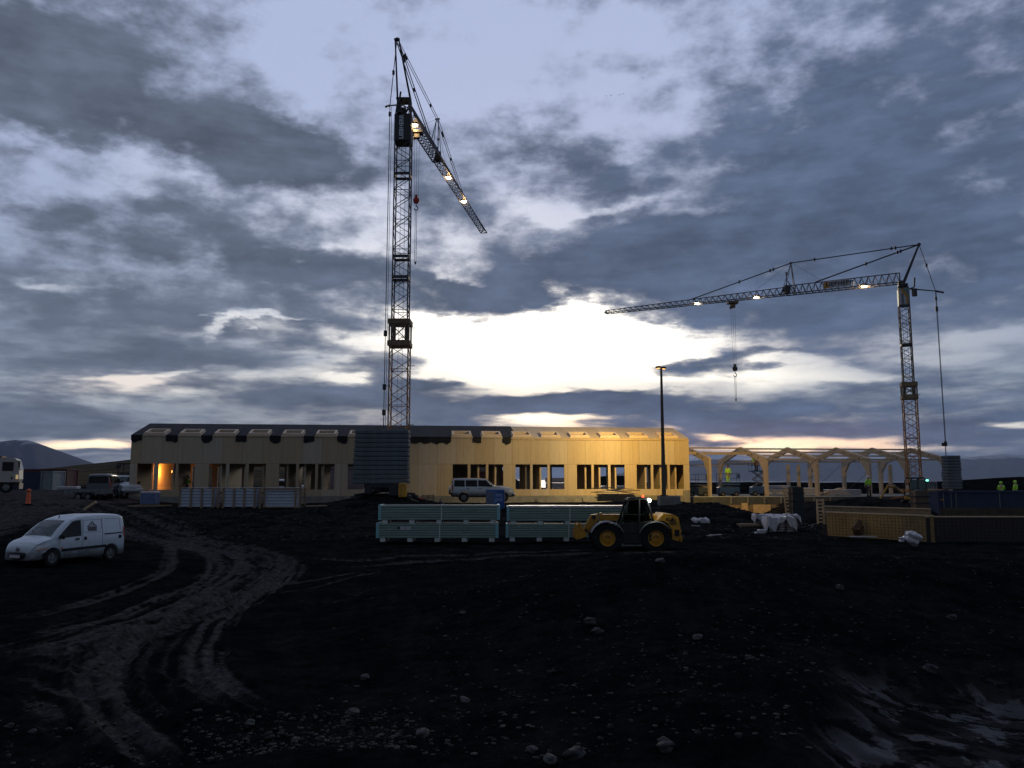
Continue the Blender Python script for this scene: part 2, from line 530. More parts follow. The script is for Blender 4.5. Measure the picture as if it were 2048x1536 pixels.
def G(px, py):
    """ground point seen at a photo pixel"""
    d = ray(px, py)
    lo, hi = 2.0, 200.0
    o = np.array([0, 0, CAMZ])
    t = np.linspace(2.0, 160.0, 3000) / d.y
    z = CAMZ + d.z * t
    gg = ground_np(d.x * t, d.y * t)
    k = np.argmax(z <= gg)
    if z[k] > gg[k]: k = len(t) - 1
    return Vector((d.x * t[k], d.y * t[k], gg[k]))

# ================================================================ materials used
M_WOODP = None
def wood_panel_mat():
    m = bpy.data.materials.new('timber panel'); m.use_nodes = True
    t = m.node_tree; b = t.nodes['Principled BSDF']; h = NG(t)
    tcn = h.n('ShaderNodeTexCoord')
    sx = h.n('ShaderNodeSeparateXYZ'); t.links.new(tcn.outputs['Object'], sx.inputs[0])
    # boards: narrow vertical lamellas, each panel with its own tone
    pan = h.m('FLOOR', h.m('DIVIDE', h.m('ADD', sx.outputs[0], 0.8), 1.62))
    row = h.m('FLOOR', h.m('DIVIDE', sx.outputs[2], 2.72))
    wn = h.n('ShaderNodeTexWhiteNoise', noise_dimensions='2D'); t.links.new(h.comb(pan, row), wn.inputs['Vector'])
    brd = h.m('FLOOR', h.m('DIVIDE', sx.outputs[0], 0.14))
    wb = h.n('ShaderNodeTexWhiteNoise', noise_dimensions='2D'); t.links.new(h.comb(brd, row), wb.inputs['Vector'])
    gr = h.noise(h.vm('MULTIPLY', tcn.outputs['Object'], (9, 9, 0.7)), 1.5, 6, 0.65)
    kn = h.noise(h.vm('MULTIPLY', tcn.outputs['Object'], (2.2, 2.2, 0.8)), 2.5, 4, 0.7)
    k = h.m('ADD', h.m('MULTIPLY', wn.outputs['Value'], 0.13), h.m('MULTIPLY', wb.outputs['Value'], 0.10))
    k = h.m('ADD', k, h.mr(gr.outputs['Fac'], 0.3, 0.7, -0.08, 0.10, smooth=False))
    k = h.m('ADD', k, 0.83)
    c = h.mix(h.mr(wn.outputs['Value'], 0.2, 0.9, 0, 1), (0.45, 0.36, 0.235), (0.445, 0.38, 0.295))
    c = h.mix(h.mr(kn.outputs['Fac'], 0.60, 0.78, 0, 0.45), c, (0.30, 0.17, 0.09))
    c = h.vm('SCALE', c, scale=k)
    # joints between panels
    fr = h.m('FRACT', h.m('DIVIDE', h.m('ADD', sx.outputs[0], 0.8), 1.62))
    jt = h.mr(h.m('ABSOLUTE', h.m('SUBTRACT', fr, 0.5)), 0.487, 0.494, 1.0, 0.62, smooth=False)
    fz = h.m('FRACT', h.m('DIVIDE', sx.outputs[2], 2.72))
    jz = h.mr(h.m('ABSOLUTE', h.m('SUBTRACT', fz, 0.5)), 0.490, 0.495, 1.0, 0.7, smooth=False)
    c = h.vm('SCALE', c, scale=h.m('MULTIPLY', jt, jz))
    t.links.new(c, b.inputs['Base Color'])
    b.inputs['Roughness'].default_value = 0.75
    b.inputs['Specular IOR Level'].default_value = 0.25
    return m
M_WOODP = wood_panel_mat()
M_WOOD = mat('sawn timber', (0.46, 0.34, 0.21), 0.75, var=0.22, scale=4, stretch=(1, 1, 3), spec=0.2)
M_KERB = mat('pale kerb timber', (0.62, 0.50, 0.38), 0.7, var=0.1, scale=3, spec=0.2)
M_GLULAM = mat('pale laminated timber', (0.44, 0.36, 0.27), 0.7, var=0.15, scale=3, spec=0.25)
M_WOODD = mat('weathered timber', (0.23, 0.17, 0.11), 0.85, var=0.3, scale=3, spec=0.2)
M_FELT = mat('black roofing felt', (0.017, 0.017, 0.020), 0.8, var=0.4, scale=1.2, bump=0.3, bscale=6, spec=0.2)
M_CONC = mat('concrete', (0.20, 0.20, 0.19), 0.85, var=0.25, scale=1.4, bump=0.2, bscale=12, dirt=((0.06, 0.055, 0.05), 0.3))
M_CONCD = mat('dark concrete', (0.07, 0.075, 0.075), 0.85, var=0.3, scale=1.5, bump=0.2, bscale=10)
M_BALLAST = mat('cast ballast concrete', (0.105, 0.125, 0.135), 0.85, var=0.22, scale=1.3, bump=0.25, bscale=9, dirt=((0.05, 0.055, 0.06), 0.2))
M_STEELD = mat('dark painted steel', (0.022, 0.023, 0.030), 0.5, 0.2, var=0.3, scale=5)
M_STEELG = mat('grey steel', (0.16, 0.17, 0.18), 0.45, 0.6, var=0.2, scale=5)
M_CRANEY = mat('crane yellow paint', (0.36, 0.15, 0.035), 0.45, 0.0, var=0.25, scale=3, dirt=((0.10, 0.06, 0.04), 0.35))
M_CRANEB = mat('crane shaded paint', (0.035, 0.033, 0.036), 0.5, 0.0, var=0.3, scale=3)  # yellow crane paint darkened to a silhouette, the backlit shade put into the colour
M_YEL = mat('machine yellow', (0.52, 0.25, 0.012), 0.45, 0.0, var=0.22, scale=3, dirt=((0.12, 0.07, 0.03), 0.5))
M_RUB = mat('tyre rubber', (0.012, 0.012, 0.013), 0.85, var=0.4, scale=8, dirt=((0.05, 0.045, 0.04), 0.2), spec=0.25)
M_BLACK = mat('black plastic', (0.012, 0.013, 0.015), 0.6, var=0.2, scale=5, spec=0.3)
M_GLASS = mat('dark window glass', (0.004, 0.005, 0.006), 0.08, var=0.0, spec=0.22)
M_GLASSL = mat('windscreen glass', (0.018, 0.036, 0.040), 0.06, var=0.0, spec=0.3)
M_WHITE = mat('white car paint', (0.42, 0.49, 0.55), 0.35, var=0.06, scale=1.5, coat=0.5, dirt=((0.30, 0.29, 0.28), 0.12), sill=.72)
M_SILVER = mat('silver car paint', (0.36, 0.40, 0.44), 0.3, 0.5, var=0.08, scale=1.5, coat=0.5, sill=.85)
M_DGREY = mat('dark grey car paint', (0.05, 0.06, 0.075), 0.3, 0.3, var=0.1, scale=2, coat=0.4)
M_CHROME = mat('brushed metal rim', (0.20, 0.21, 0.22), 0.4, 0.7, var=0.2, scale=8)
M_LAMPG = mat('headlamp glass', (0.55, 0.58, 0.60), 0.12, 0.2, var=0.1, scale=9, coat=1.0)
M_RED = mat('red plastic', (0.35, 0.02, 0.015), 0.4, var=0.1)
M_ORANGE = mat('orange plastic', (0.62, 0.09, 0.02), 0.5, var=0.15, scale=6)
M_BLUEC = mat('blue container paint', (0.008, 0.022, 0.065), 0.6, 0.0, var=0.25, scale=1.2, dirt=((0.03, 0.03, 0.04), 0.3))
M_REDC = mat('oxide red container paint', (0.075, 0.014, 0.014), 0.6, 0.0, var=0.25, scale=1.2, dirt=((0.05, 0.02, 0.02), 0.3))
M_GREYC = mat('grey sheeting', (0.17, 0.20, 0.22), 0.5, var=0.25, scale=2, bump=0.4, bscale=5)
M_FOIL = mat('white plastic wrap', (0.42, 0.41, 0.44), 0.28, var=0.15, scale=4, bump=0.5, bscale=9)
M_PANEL = mat('panel edges', (0.42, 0.47, 0.57), 0.5, var=0.12, scale=2)
M_GWRAP = mat('green tinted pack film', (0.21, 0.31, 0.27), 0.28, var=0.22, scale=1.2, bump=0.3, bscale=5, stretch=(0.4, 1, 6))
M_GDARK = mat('pack joint shadow gap', (0.03, 0.045, 0.045), 0.6, var=0.2)
M_CYAN = mat('turquoise edge guard', (0.22, 0.46, 0.50), 0.45, var=0.1, scale=3)
M_FOAM = mat('white foam block', (0.52, 0.56, 0.54), 0.8, var=0.15, scale=5)
M_PBLUE = mat('printed blue film', (0.012, 0.075, 0.27), 0.3, var=0.25, scale=3, bump=0.3, bscale=7)
M_LBLUE = mat('pale blue print', (0.28, 0.38, 0.62), 0.4, var=0.1)
M_SKIN = mat('skin', (0.40, 0.23, 0.16), 0.6, var=0.08)
M_HIVIS = mat('hi-vis yellow fabric', (0.42, 0.85, 0.06), 0.7, var=0.12, scale=6)
M_DCLOTH = mat('dark work trousers', (0.02, 0.022, 0.03), 0.9, var=0.2, scale=6)
M_HELM = mat('helmet shell', (0.60, 0.60, 0.58), 0.35, var=0.05)
M_REBAR = mat('rusty reinforcing steel', (0.10, 0.055, 0.03), 0.7, 0.4, var=0.3, scale=6)
M_SIGNW = mat('sign white', (0.45, 0.45, 0.47), 0.5, var=0.05)
M_SIGNT = mat('sign dark lettering', (0.02, 0.03, 0.05), 0.5, var=0.05)
M_LIFTB = mat('lift blue paint', (0.02, 0.06, 0.19), 0.45, 0.1, var=0.25, scale=3)
M_ROCK = mat('rock', (0.018, 0.020, 0.021), 0.85, var=0.5, scale=1.1, bump=0.4, bscale=14)
M_ROCKL = mat('pale rock', (0.040, 0.040, 0.040), 0.85, var=0.35, scale=2.5, bump=0.4, bscale=14)

# ================================================================ THE SETTING
# ---------------------------------------------------------------- tyre tracks (centre lines picked on the ground)
def flat(px, py):
    d = ray(px, py); t = -CAMZ / d.z
    return (d.x * t, d.y * t)
TR = [  # polyline on the ground in photo pixels, half width in metres, depth, dryness
 ([(-60,1040),(120,1050),(300,1076),(430,1098),(505,1122),(510,1145),(450,1182),(340,1225),(200,1275),(60,1315),(-80,1335)],2.3,.0,.62),
 ([(520,1125),(505,1170),(430,1225),(370,1270),(330,1330),(350,1390),(420,1440),(520,1500)],1.0,.0,.42),
 ([(300,1240),(210,1290),(150,1350),(170,1420),(240,1500),(320,1580)],.9,.0,.42),
 ([(-60,1035),(60,1040),(200,1052),(330,1068),(450,1088),(540,1112),(562,1140),(520,1175),(430,1215),(320,1255),(200,1290),(60,1312),(-80,1325)],.42,.05,1),
 ([(-60,1044),(120,1056),(300,1078),(420,1096),(500,1118),(520,1142),(470,1178),(380,1218),(260,1260),(130,1300),(-60,1330)],.40,.05,1),
 ([(250,1070),(330,1086),(340,1110),(330,1140),(260,1175),(140,1215),(-30,1255)],.36,.04,.8),
 ([(300,1075),(400,1102),(430,1130),(400,1165),(300,1205),(160,1250),(-40,1290)],.40,.05,1),
 ([(350,1080),(455,1106),(480,1132),(445,1168),(350,1210),(220,1258),(60,1300),(-60,1340)],.40,.05,1),
 *[([(x + dx_, y + dy_) for x, y in b_], .17, .05, .8) for b_ in ([(-60,1040),(60,1046),(200,1058),(330,1074),(450,1094),(530,1116),(545,1140),(505,1172),(420,1212),(310,1252),(190,1290),(50,1318),(-80,1332)],) for dx_, dy_ in ((0,-6),(-8,4),(10,2),(22,-9),(-30,10),(34,-4))],
 ([(560,1115),(560,1150),(500,1200),(462,1240),(440,1285),(432,1330),(460,1370),(520,1410),(600,1440)],.22,.07,1),
 ([(600,1112),(570,1160),(500,1210),(430,1245),(405,1290),(395,1330),(415,1370),(480,1412),(580,1450)],.22,.07,1),
 ([(470,1180),(380,1230),(300,1265),(255,1300),(228,1345),(240,1395),(280,1440),(340,1490),(420,1560)],.26,.08,1),
 ([(430,1185),(330,1240),(250,1280),(200,1320),(175,1360),(195,1410),(240,1460),(310,1530),(350,1580)],.24,.08,.9),
 ([(330,1250),(240,1300),(195,1345),(140,1350),(60,1330),(-60,1325)],.25,.06,.8),
 ([(-60,1345),(60,1360),(150,1390),(200,1430),(250,1480),(330,1550)],.22,.07,.9),
 ([(-60,1370),(40,1385),(90,1420),(130,1460),(190,1485)],.28,.07,.9),
 ([(270,1310),(330,1340),(400,1385),(470,1430),(560,1480)],.2,.06,.6),
 ([(560,1112),(700,1120),(830,1112),(1000,1106),(1200,1100),(1400,1098)],.35,.05,.7),
 ([(540,1120),(680,1132),(820,1124),(1000,1114),(1250,1106),(1500,1104)],.35,.05,.6),
 ([(520,1180),(620,1160),(740,1140),(800,1132)],.25,.05,.7),
 ([(480,1200),(600,1180),(700,1155),(800,1140),(900,1132)],.25,.05,.6),
 ([(500,1225),(600,1225),(700,1195),(790,1160)],.22,.05,.5),
]
def curve_pts(pl):
    w = np.array([flat(*p) for p in pl])
    out = []
    n = len(w)
    for i in range(n - 1):
        p0, p1, p2, p3 = w[max(i - 1, 0)], w[i], w[i + 1], w[min(i + 2, n - 1)]
        k = 8
        for j in range(k):
            t = j / k
            out.append(0.5 * ((2 * p1) + (-p0 + p2) * t + (2 * p0 - 5 * p1 + 4 * p2 - p3) * t ** 2 + (-p0 + 3 * p1 - 3 * p2 + p3) * t ** 3))
    out.append(w[-1])
    return np.array(out)

def track_fields(x, y):
    dz_ = np.zeros_like(x); dry = np.zeros_like(x)
    for pl, hw, dep, dr in TR:
        c = curve_pts(pl)
        x0, y0 = c.min(0) - 1.5; x1, y1 = c.max(0) + 1.5
        idx = np.where((x > x0) & (x < x1) & (y > y0) & (y < y1))[0]
        if len(idx) == 0: continue
        X = x[idx]; Y = y[idx]
        best = np.full(len(idx), 99.0); arc = np.zeros(len(idx)); sgn = np.ones(len(idx)); s0_ = 0.0
        for a, b in zip(c[:-1], c[1:]):
            d = b - a; L = max(d @ d, 1e-9)
            t = np.clip(((X - a[0]) * d[0] + (Y - a[1]) * d[1]) / L, 0, 1)
            dd = np.hypot(X - a[0] - t * d[0], Y - a[1] - t * d[1]); w_ = dd < best
            best = np.where(w_, dd, best); arc = np.where(w_, s0_ + t * math.sqrt(L), arc)
            sgn = np.where(w_, np.sign((X - a[0]) * d[1] - (Y - a[1]) * d[0]), sgn); s0_ += math.sqrt(L)
        lat = best * sgn
        endf = sst(0, 2.6, arc) * sst(0, 2.6, s0_ - arc)
        best = best + 0.07 * fbm(X * 1.3, Y * 1.3, 3)
        r = best / hw
        streak = fbm(lat * 9.0 + 31 * hw, arc * 0.11, 4, 0.6)
        tread = np.sin(arc * 28.0) * np.exp(-((np.abs(lat) - .10) * 14) ** 2)
        dz_[idx] += -dep * 0.6 * np.exp(-(r * 1.05) ** 4) + dep * 0.55 * np.exp(-((r - 1.25) * 4.2) ** 2) * (1 + streak) + (0.045 * streak + 0.004 * tread) * sst(1.5, .9, r)
        dry[idx] = np.maximum(dry[idx], dr * sst(1.25, 0.5, r) * endf * np.clip(0.55 + 2.0 * streak + 0.4 * fbm(X * 0.6 + 3, Y * 0.6, 3), 0, 1))
    return dz_, dry

def build_ground():
    ys = [-30, -18, -10, -5, -2, 0.5, 2.5, 4.0]
    y = 5.0
    while y < 125: ys.append(y); y *= 1.0065
    while y < 16000: ys.append(y); y *= 1.035
    ys = np.array(ys)
    nc = 860
    s = np.linspace(-1, 1, nc)
    s = 0.72 * s + 0.28 * s ** 3
    Wd = 26 + 0.86 * np.maximum(ys, 0) + 0.3 * np.maximum(ys - 200, 0)
    X = s[None, :] * Wd[:, None]
    Y = np.repeat(ys[:, None], nc, 1)
    xf, yf = X.ravel(), Y.ravel()
    z = ground_np(xf, yf)
    tz, dry = track_fields(xf, yf)
    z = z + tz * sst(62, 40, yf)
    # the haul road at the left and the wheel-worn yard in front of the packs
    road = sst(-27, -31, xf) * sst(36, 44, yf) * sst(120, 80, yf)
    yard = sst(30, 34, yf) * sst(45, 41, yf) * 0.25
    mud = mud_np(xf, yf)
    bankd = sst(38, 47, yf) * sst(100, 80, yf) * 0.30
    dry = np.clip(np.maximum(dry, np.maximum(road * 0.85, np.maximum(yard, bankd))), 0, 1)
    nr = len(ys)
    me = bpy.data.meshes.new('ground')
    me.vertices.add(nr * nc)
    co = np.stack([xf, yf, z], 1).astype(np.float32)
    me.vertices.foreach_set('co', co.ravel())
    r = np.arange(nr - 1)[:, None]; c = np.arange(nc - 1)[None, :]
    a = (r * nc + c).ravel()
    q = np.stack([a, a + 1, a + nc + 1, a + nc], 1).ravel().astype(np.int32)
    nf = (nr - 1) * (nc - 1)
    me.loops.add(nf * 4); me.polygons.add(nf)
    me.loops.foreach_set('vertex_index', q)
    me.polygons.foreach_set('loop_start', np.arange(0, nf * 4, 4, dtype=np.int32))
    me.polygons.foreach_set('loop_total', np.full(nf, 4, dtype=np.int32))
    me.update(calc_edges=True)
    at = me.attributes.new('dry', 'FLOAT', 'POINT'); at.data.foreach_set('value', dry.astype(np.float32))
    at = me.attributes.new('mud', 'FLOAT', 'POINT'); at.data.foreach_set('value', mud.astype(np.float32))
    me.shade_smooth()
    m = bpy.data.materials.new('volcanic soil'); m.use_nodes = True
    t = m.node_tree; b = t.nodes['Principled BSDF']; h = NG(t)
    tcn = h.n('ShaderNodeTexCoord'); O = tcn.outputs['Object']
    ad = h.n('ShaderNodeAttribute', attribute_name='dry'); am = h.n('ShaderNodeAttribute', attribute_name='mud')
    nA = h.noise(O, 0.8, 7, 0.65); nB = h.noise(O, 7.0, 6, 0.7); nC = h.noise(O, 0.012, 5, 0.6)
    dark = h.mix(h.mr(nA.outputs['Fac'], 0.35, 0.7, 0, 1), (0.0042, 0.0052, 0.0058), (0.0100, 0.0112, 0.0116))
    dryc = h.mix(h.mr(nB.outputs['Fac'], 0.35, 0.7, 0, 1), (0.033, 0.030, 0.0305), (0.066, 0.060, 0.061))
    col = h.mix(h.mr(h.m('MULTIPLY', ad.outputs['Fac'], h.mr(nA.outputs['Fac'], 0.3, 0.55, 0.45, 1.1)), 0.15, 0.8, 0, 1), dark, dryc)
    col = h.vm('SCALE', col, scale=h.mr(h.noise(O, 3.3, 8, 0.75).outputs['Fac'], 0.36, 0.66, 0.55, 1.75, smooth=False))
    # grit: pale specks
    vo = h.n('ShaderNodeTexVoronoi'); vo.inputs['Scale'].default_value = 9.0; t.links.new(O, vo.inputs['Vector'])
    sp_ = h.m('MULTIPLY', h.mr(vo.outputs['Distance'], 0.10, 0.22, 1, 0), h.mr(h.noise(O, 3.1, 3).outputs['Fac'], 0.5, 0.66, 0, 1))
    col = h.mix(h.m('MULTIPLY', sp_, 0.4), col, (0.022, 0.024, 0.025))
    # moor grass far away
    cdn = h.n('ShaderNodeSeparateXYZ'); t.links.new(O, cdn.inputs[0])
    far = h.mr(cdn.outputs[1], 105, 170, 0, 1)
    moor = h.mix(h.mr(nC.outputs['Fac'], 0.4, 0.62, 0, 1), (0.060, 0.045, 0.032), (0.095, 0.075, 0.040))
    moor = h.mix(h.mr(h.noise(h.vm('MULTIPLY', O, (1, 4, 1)), 0.02, 4, 0.6).outputs['Fac'], 0.45, 0.6, 0, 1), moor, (0.035, 0.030, 0.028))
    far = h.m('MULTIPLY', far, h.mr(cdn.outputs[0], 5.0, -8.0, 0, 1))
    col = h.mix(far, col, moor)
    wet = h.m('MULTIPLY', am.outputs['Fac'], h.mr(h.noise(h.vm('MULTIPLY', O, (1.0, 1.3, 1)), 1.1, 7, 0.66, 0.2).outputs['Fac'], 0.50, 0.56, 0, 1))
    col = h.mix(h.m('MULTIPLY', am.outputs['Fac'], h.mr(h.noise(h.vm('MULTIPLY', O, (1.0, 1.6, 1)), 1.6, 7, 0.68).outputs['Fac'], 0.45, 0.58, 0.1, 0.9)), col, (0.034, 0.032, 0.034))
    t.links.new(col, b.inputs['Base Color'])
    t.links.new(h.mr(wet, 0, 1, 0.95, 0.36), b.inputs['Roughness'])
    t.links.new(h.mr(wet, 0, 1, 0.0, 0.07), b.inputs['Specular IOR Level'])
    bu = h.n('ShaderNodeBump'); bu.inputs['Distance'].default_value = 0.09
    t.links.new(h.mr(wet, 0, 1, 0.9, 0.08), bu.inputs['Strength'])
    t.links.new(h.m('ADD', nB.outputs['Fac'], h.m('MULTIPLY', nA.outputs['Fac'], 1.2)), bu.inputs['Height'])
    t.links.new(bu.outputs[0], b.inputs['Normal'])
    me.materials.append(m)
    o = link(bpy.data.objects.new('ground', me))
    tag(o, 'black volcanic soil of the building site with pale tyre tracks', None, None, 'structure')
build_ground()

# ---------------------------------------------------------------- sea
def build_water():
    mb = MB()
    xs = [-14000, -4000, -500, 200, 2000, 9000, 20000]; yy = [260, 900, 3000, 9000, 15800]
    mb.grid([[(x, y, -15.0) for x in xs] for y in yy])
    m = mat('sea water', (0.03, 0.045, 0.07), 0.4, var=0.1, scale=0.01, bump=0.4, bscale=0.15, spec=0.6)
    tag(mb.build('water', m), 'calm grey sea of the bay beyond the site', kind='structure')
build_water()

# ---------------------------------------------------------------- mountains
def ridge_mesh(name, pts, Y, depth, base, label, m, ny=40, amp=40, seed=0, nx=240):
    """pts: skyline in photo pixels; the massif stands at distance Y and slopes towards the viewer"""
    W3 = [P(px, py, Y) for px, py in pts]
    xs = np.array([p.x for p in W3]); zs = np.array([p.z for p in W3])
    X = np.linspace(xs[0], xs[-1], nx)
    Zt = np.interp(X, xs, zs)
    rows = []
    for j in range(ny + 1):
        for side in (0,):
            t = j / ny
            prof = t ** 1.35
            yy = Y - depth * (1 - t)
            n = fbm(X * 0.0022 + seed, np.full_like(X, yy) * 0.0012, 6, 0.6)
            gul = np.abs(fbm(X * 0.004 + seed + 9, np.full_like(X, yy) * 0.0006, 4, 0.55))
            zz = base + (Zt - base) * prof + amp * (n * 0.4 - gul) * math.sin(math.pi * min(t, 1)) * np.clip((Zt - base) / (zs.max() - base), 0.1, 1)
            rows.append(np.stack([X * (yy / Y), np.full_like(X, yy), zz], 1))
    # far side, so that the mountain has a back
    for t in (0.4, 1.0):
        rows.append(np.stack([X, np.full_like(X, Y + depth * t), Zt + (base - Zt) * t], 1))
    mb = MB(); mb.grid([[tuple(map(float, p)) for p in r] for r in rows])
    o = mb.build(name, m, smooth=60)
    return tag(o, label, kind='structure')

def mountain_mat(name, low, high, snow, s0, s1, hz):
    m = bpy.data.materials.new(name); m.use_nodes = True
    t = m.node_tree; b = t.nodes['Principled BSDF']; h = NG(t)
    tcn = h.n('ShaderNodeTexCoord'); O = tcn.outputs['Object']
    sx = h.n('ShaderNodeSeparateXYZ'); t.links.new(O, sx.inputs[0])
    n = h.noise(h.vm('MULTIPLY', O, (1, 0.5, 0.35)), hz, 7, 0.65)
    c = h.mix(n.outputs['Fac'], low, high)
    zz = h.m('ADD', sx.outputs[2], h.m('MULTIPLY', h.m('SUBTRACT', h.noise(h.vm('MULTIPLY', O, (1, 0.3, 0.12)), hz * 2.5, 5, 0.7).outputs['Fac'], 0.5), (s1 - s0) * 5))
    c = h.mix(h.mr(zz, s0, s1, 0, 0.75), c, snow)
    t.links.new(c, b.inputs['Base Color'])
    b.inputs['Roughness'].default_value = 0.95
    b.inputs['Specular IOR Level'].default_value = 0.1
    return m
ridge_mesh('mountain', [(1180,958),(1300,935),(1372,922),(1430,918),(1500,921),(1580,917),(1700,917),(1800,919),(1900,917),(1960,912),(2010,908),(2060,911),(2150,916),(2300,930),(2500,957)],
           9000, 2500, -15, 'long blue mountain range across the bay', mountain_mat('far mountain rock', (0.07, 0.085, 0.11), (0.11, 0.125, 0.15), (0.5, 0.52, 0.55), 215, 245, 0.004), amp=26, seed=3, nx=300)
ridge_mesh('mountain', [(-420,935),(-300,905),(-180,888),(-60,883),(0,883),(30,880),(58,881),(75,886),(95,900),(120,913),(140,920),(170,927),(230,938),(300,950)],
           4500, 1300, -8, 'dark table mountain with snow streaks at the left edge', mountain_mat('left mountain rock', (0.022, 0.030, 0.052), (0.036, 0.045, 0.070), (0.40, 0.43, 0.50), 196, 232, 0.009), amp=60, seed=7, nx=260)

# ---------------------------------------------------------------- haze over land and sea
def build_haze():
    mb = MB(); mb.box((2500, 8500, 160), (36000, 19000, 400))
    m = bpy.data.materials.new('haze'); m.use_nodes = True
    t = m.node_tree; t.nodes.clear()
    v = t.nodes.new('ShaderNodeVolumePrincipled'); out = t.nodes.new('ShaderNodeOutputMaterial')
    v.inputs['Color'].default_value = (0.55, 0.68, 0.95, 1)
    v.inputs['Density'].default_value = 0.5 / 9000 * HAZE
    v.inputs['Anisotropy'].default_value = 0.2
    t.links.new(v.outputs[0], out.inputs['Volume'])
    tag(mb.build('haze', m), 'thin evening haze over the bay', kind='stuff')
HAZE = 0.75

# ---------------------------------------------------------------- loose stones
M_ROCKD = mat('dark pebble', (0.0080, 0.0090, 0.0092), 0.9, var=0.6, scale=2.3)
def stone_mesh(rnd, sub=1):
    bm = bmesh.new(); bmesh.ops.create_icosphere(bm, subdivisions=sub, radius=1)
    s = [rnd.uniform(.7, 1.3), rnd.uniform(.6, 1.1), rnd.uniform(.4, .8)]
    for v in bm.verts:
        k = rnd.uniform(.78, 1.18)
        v.co = Vector((v.co.x * s[0] * k, v.co.y * s[1] * k, v.co.z * s[2] * k))
    vs = np.array([v.co[:] for v in bm.verts]); fs = [tuple(v.index for v in f.verts) for f in bm.faces]
    bm.free()
    return vs, fs

def scatter(name, label, n, region, rmin, rmax, mt, seed, sink=0.3):
    rnd = random.Random(seed); protos = [stone_mesh(rnd) for _ in range(10)]
    V, F = [], []; base = 0
    pts = []
    tries = 0
    while len(pts) < n and tries < n * 30:
        tries += 1
        px, py, = region(rnd)
        x, y = flat(px, py)
        pts.append((x, y))
    A = np.array(pts); Z = ground_np(A[:, 0], A[:, 1])
    for (x, y), z in zip(pts, Z):
        vs, fs = protos[rnd.randrange(10)]
        r = rmin + (rmax - rmin) * rnd.random() ** 3.2
        a = rnd.uniform(0, 6.28); c, s = math.cos(a), math.sin(a)
        q = vs * r
        q = np.stack([q[:, 0] * c - q[:, 1] * s + x, q[:, 0] * s + q[:, 1] * c + y, q[:, 2] + z + r * (0.5 - sink)], 1)
        V.append(q); F += [(i + base, j + base, k + base) for i, j, k in fs]; base += len(vs)
    me = bpy.data.meshes.new(name); me.from_pydata(np.concatenate(V).tolist(), [], F)
    me.materials.append(mt)
    o = link(bpy.data.objects.new(name, me))
    return tag(o, label, kind='stuff')
def reg_right(r):
    while True:
        px = r.uniform(620, 2080); py = 1105 + 450 * r.random() ** 1.3
        lim = 1190 if px < 1000 else 1105
        if px < 1000 and py < 1400 and px + (py - 1190) * 0.2 < 880 and r.random() > .12: continue
        if px > 1640 and py > 1350 + (2048 - px) * 0.25 and r.random() > .05: continue
        return px, py
def reg_left(r):
    return (r.uniform(380, 820), r.uniform(1425, 1545)) if r.random() < .75 else (r.uniform(0, 420), r.uniform(1400, 1545))
def reg_bank(r):
    return r.uniform(330, 1480), 1030 + 38 * r.random()
scatter('gravel', 'dark gravel and small stones strewn over the soil heap', 4200, reg_right, .006, .046, M_ROCKD, 5)
scatter('gravel', 'rounded stones in a patch at the bottom of the tracks', 900, reg_left, .012, .055, M_ROCKD, 8)

def bank():
    rnd = random.Random(4); V, F = [], []; base = 0
    protos = [stone_mesh(rnd) for _ in range(10)]
    xs = np.array([rnd.uniform(-29, 20) for _ in range(1500)]); yy = np.array([rnd.uniform(44, 58) for _ in range(1500)])
    Z = ground_np(xs, yy)
    for x, y, z in zip(xs, yy, Z):
        vs, fs = protos[rnd.randrange(10)]; r = .03 + .13 * rnd.random() ** 2.5
        q = vs * r + np.array([x, y, z + r * .2])
        V.append(q); F += [(i + base, j + base, k + base) for i, j, k in fs]; base += len(vs)
    me = bpy.data.meshes.new('rubble'); me.from_pydata(np.concatenate(V).tolist(), [], F); me.materials.append(M_ROCKD)
    tag(link(bpy.data.objects.new('rubble', me)), 'dark rubble on the bank in front of the timber hall', kind='stuff')
bank()

ROCKS = [  # px, py, size m, pale, label
 (706,1430,.11,1,'pale angular rock standing out on dark soil right of the tyre tracks'),
 (500,1452,.10,1,'flat pale rock at the edge of the stony patch'),
 (538,1477,.10,0,'long grey rock in the middle of the stony patch'),
 (845,1475,.12,1,'broken pale rock near the bottom edge, right of the stony patch'),
 (592,1485,.08,0,'round grey rock in the lower stony patch'),
 (640,1483,.07,0,'rounded rock at the right side of the stony patch'),
 (620,1443,.05,1,'small pale rock above the stony patch'),
 (438,1445,.05,1,'small pale rock left of the stony patch beside the ruts'),
 (398,1425,.05,1,'small pale stone lying in the tyre tracks'),
 (65,1471,.08,0,'brownish rock at the lower left corner'),
 (18,1455,.07,0,'small grey rock against the left edge'),
 (1180,1250,.16,0,'grey boulder half sunk in the crest of the soil heap'),
 (1195,1268,.13,0,'elongated rock just below the boulder on the crest'),
 (1395,1280,.12,1,'pale stone on the slope of the soil heap'),
 (930,1405,.10,1,'pale lump on the left foot of the soil heap'),
 (925,1230,.08,1,'pale stone on the left shoulder of the soil heap'),
 (1330,1500,.16,0,'large rounded rock at the bottom of the heap'),
 (1150,1518,.15,0,'dark rounded boulder at the bottom edge left of centre heap'),
 (1100,1525,.11,1,'pale boulder touching the bottom edge of the view'),
 (1065,1507,.08,1,'small pale boulder near the bottom of the heap'),
 (1680,1180,.14,0,'grey rock on the far shoulder of the heap'),
 (1500,1320,.09,0,'rock halfway down the right slope of the heap'),
 (1320,1125,.13,1,'pale stone on the crest line near the loader'),
 (1905,1238,.12,0,'dull rock on the right part of the heap'),
 (1860,1345,.16,0,'large muddy lump at the rim of the puddles'),
 (730,1360,.10,1,'flat pale slab right of the curved ruts'),
]
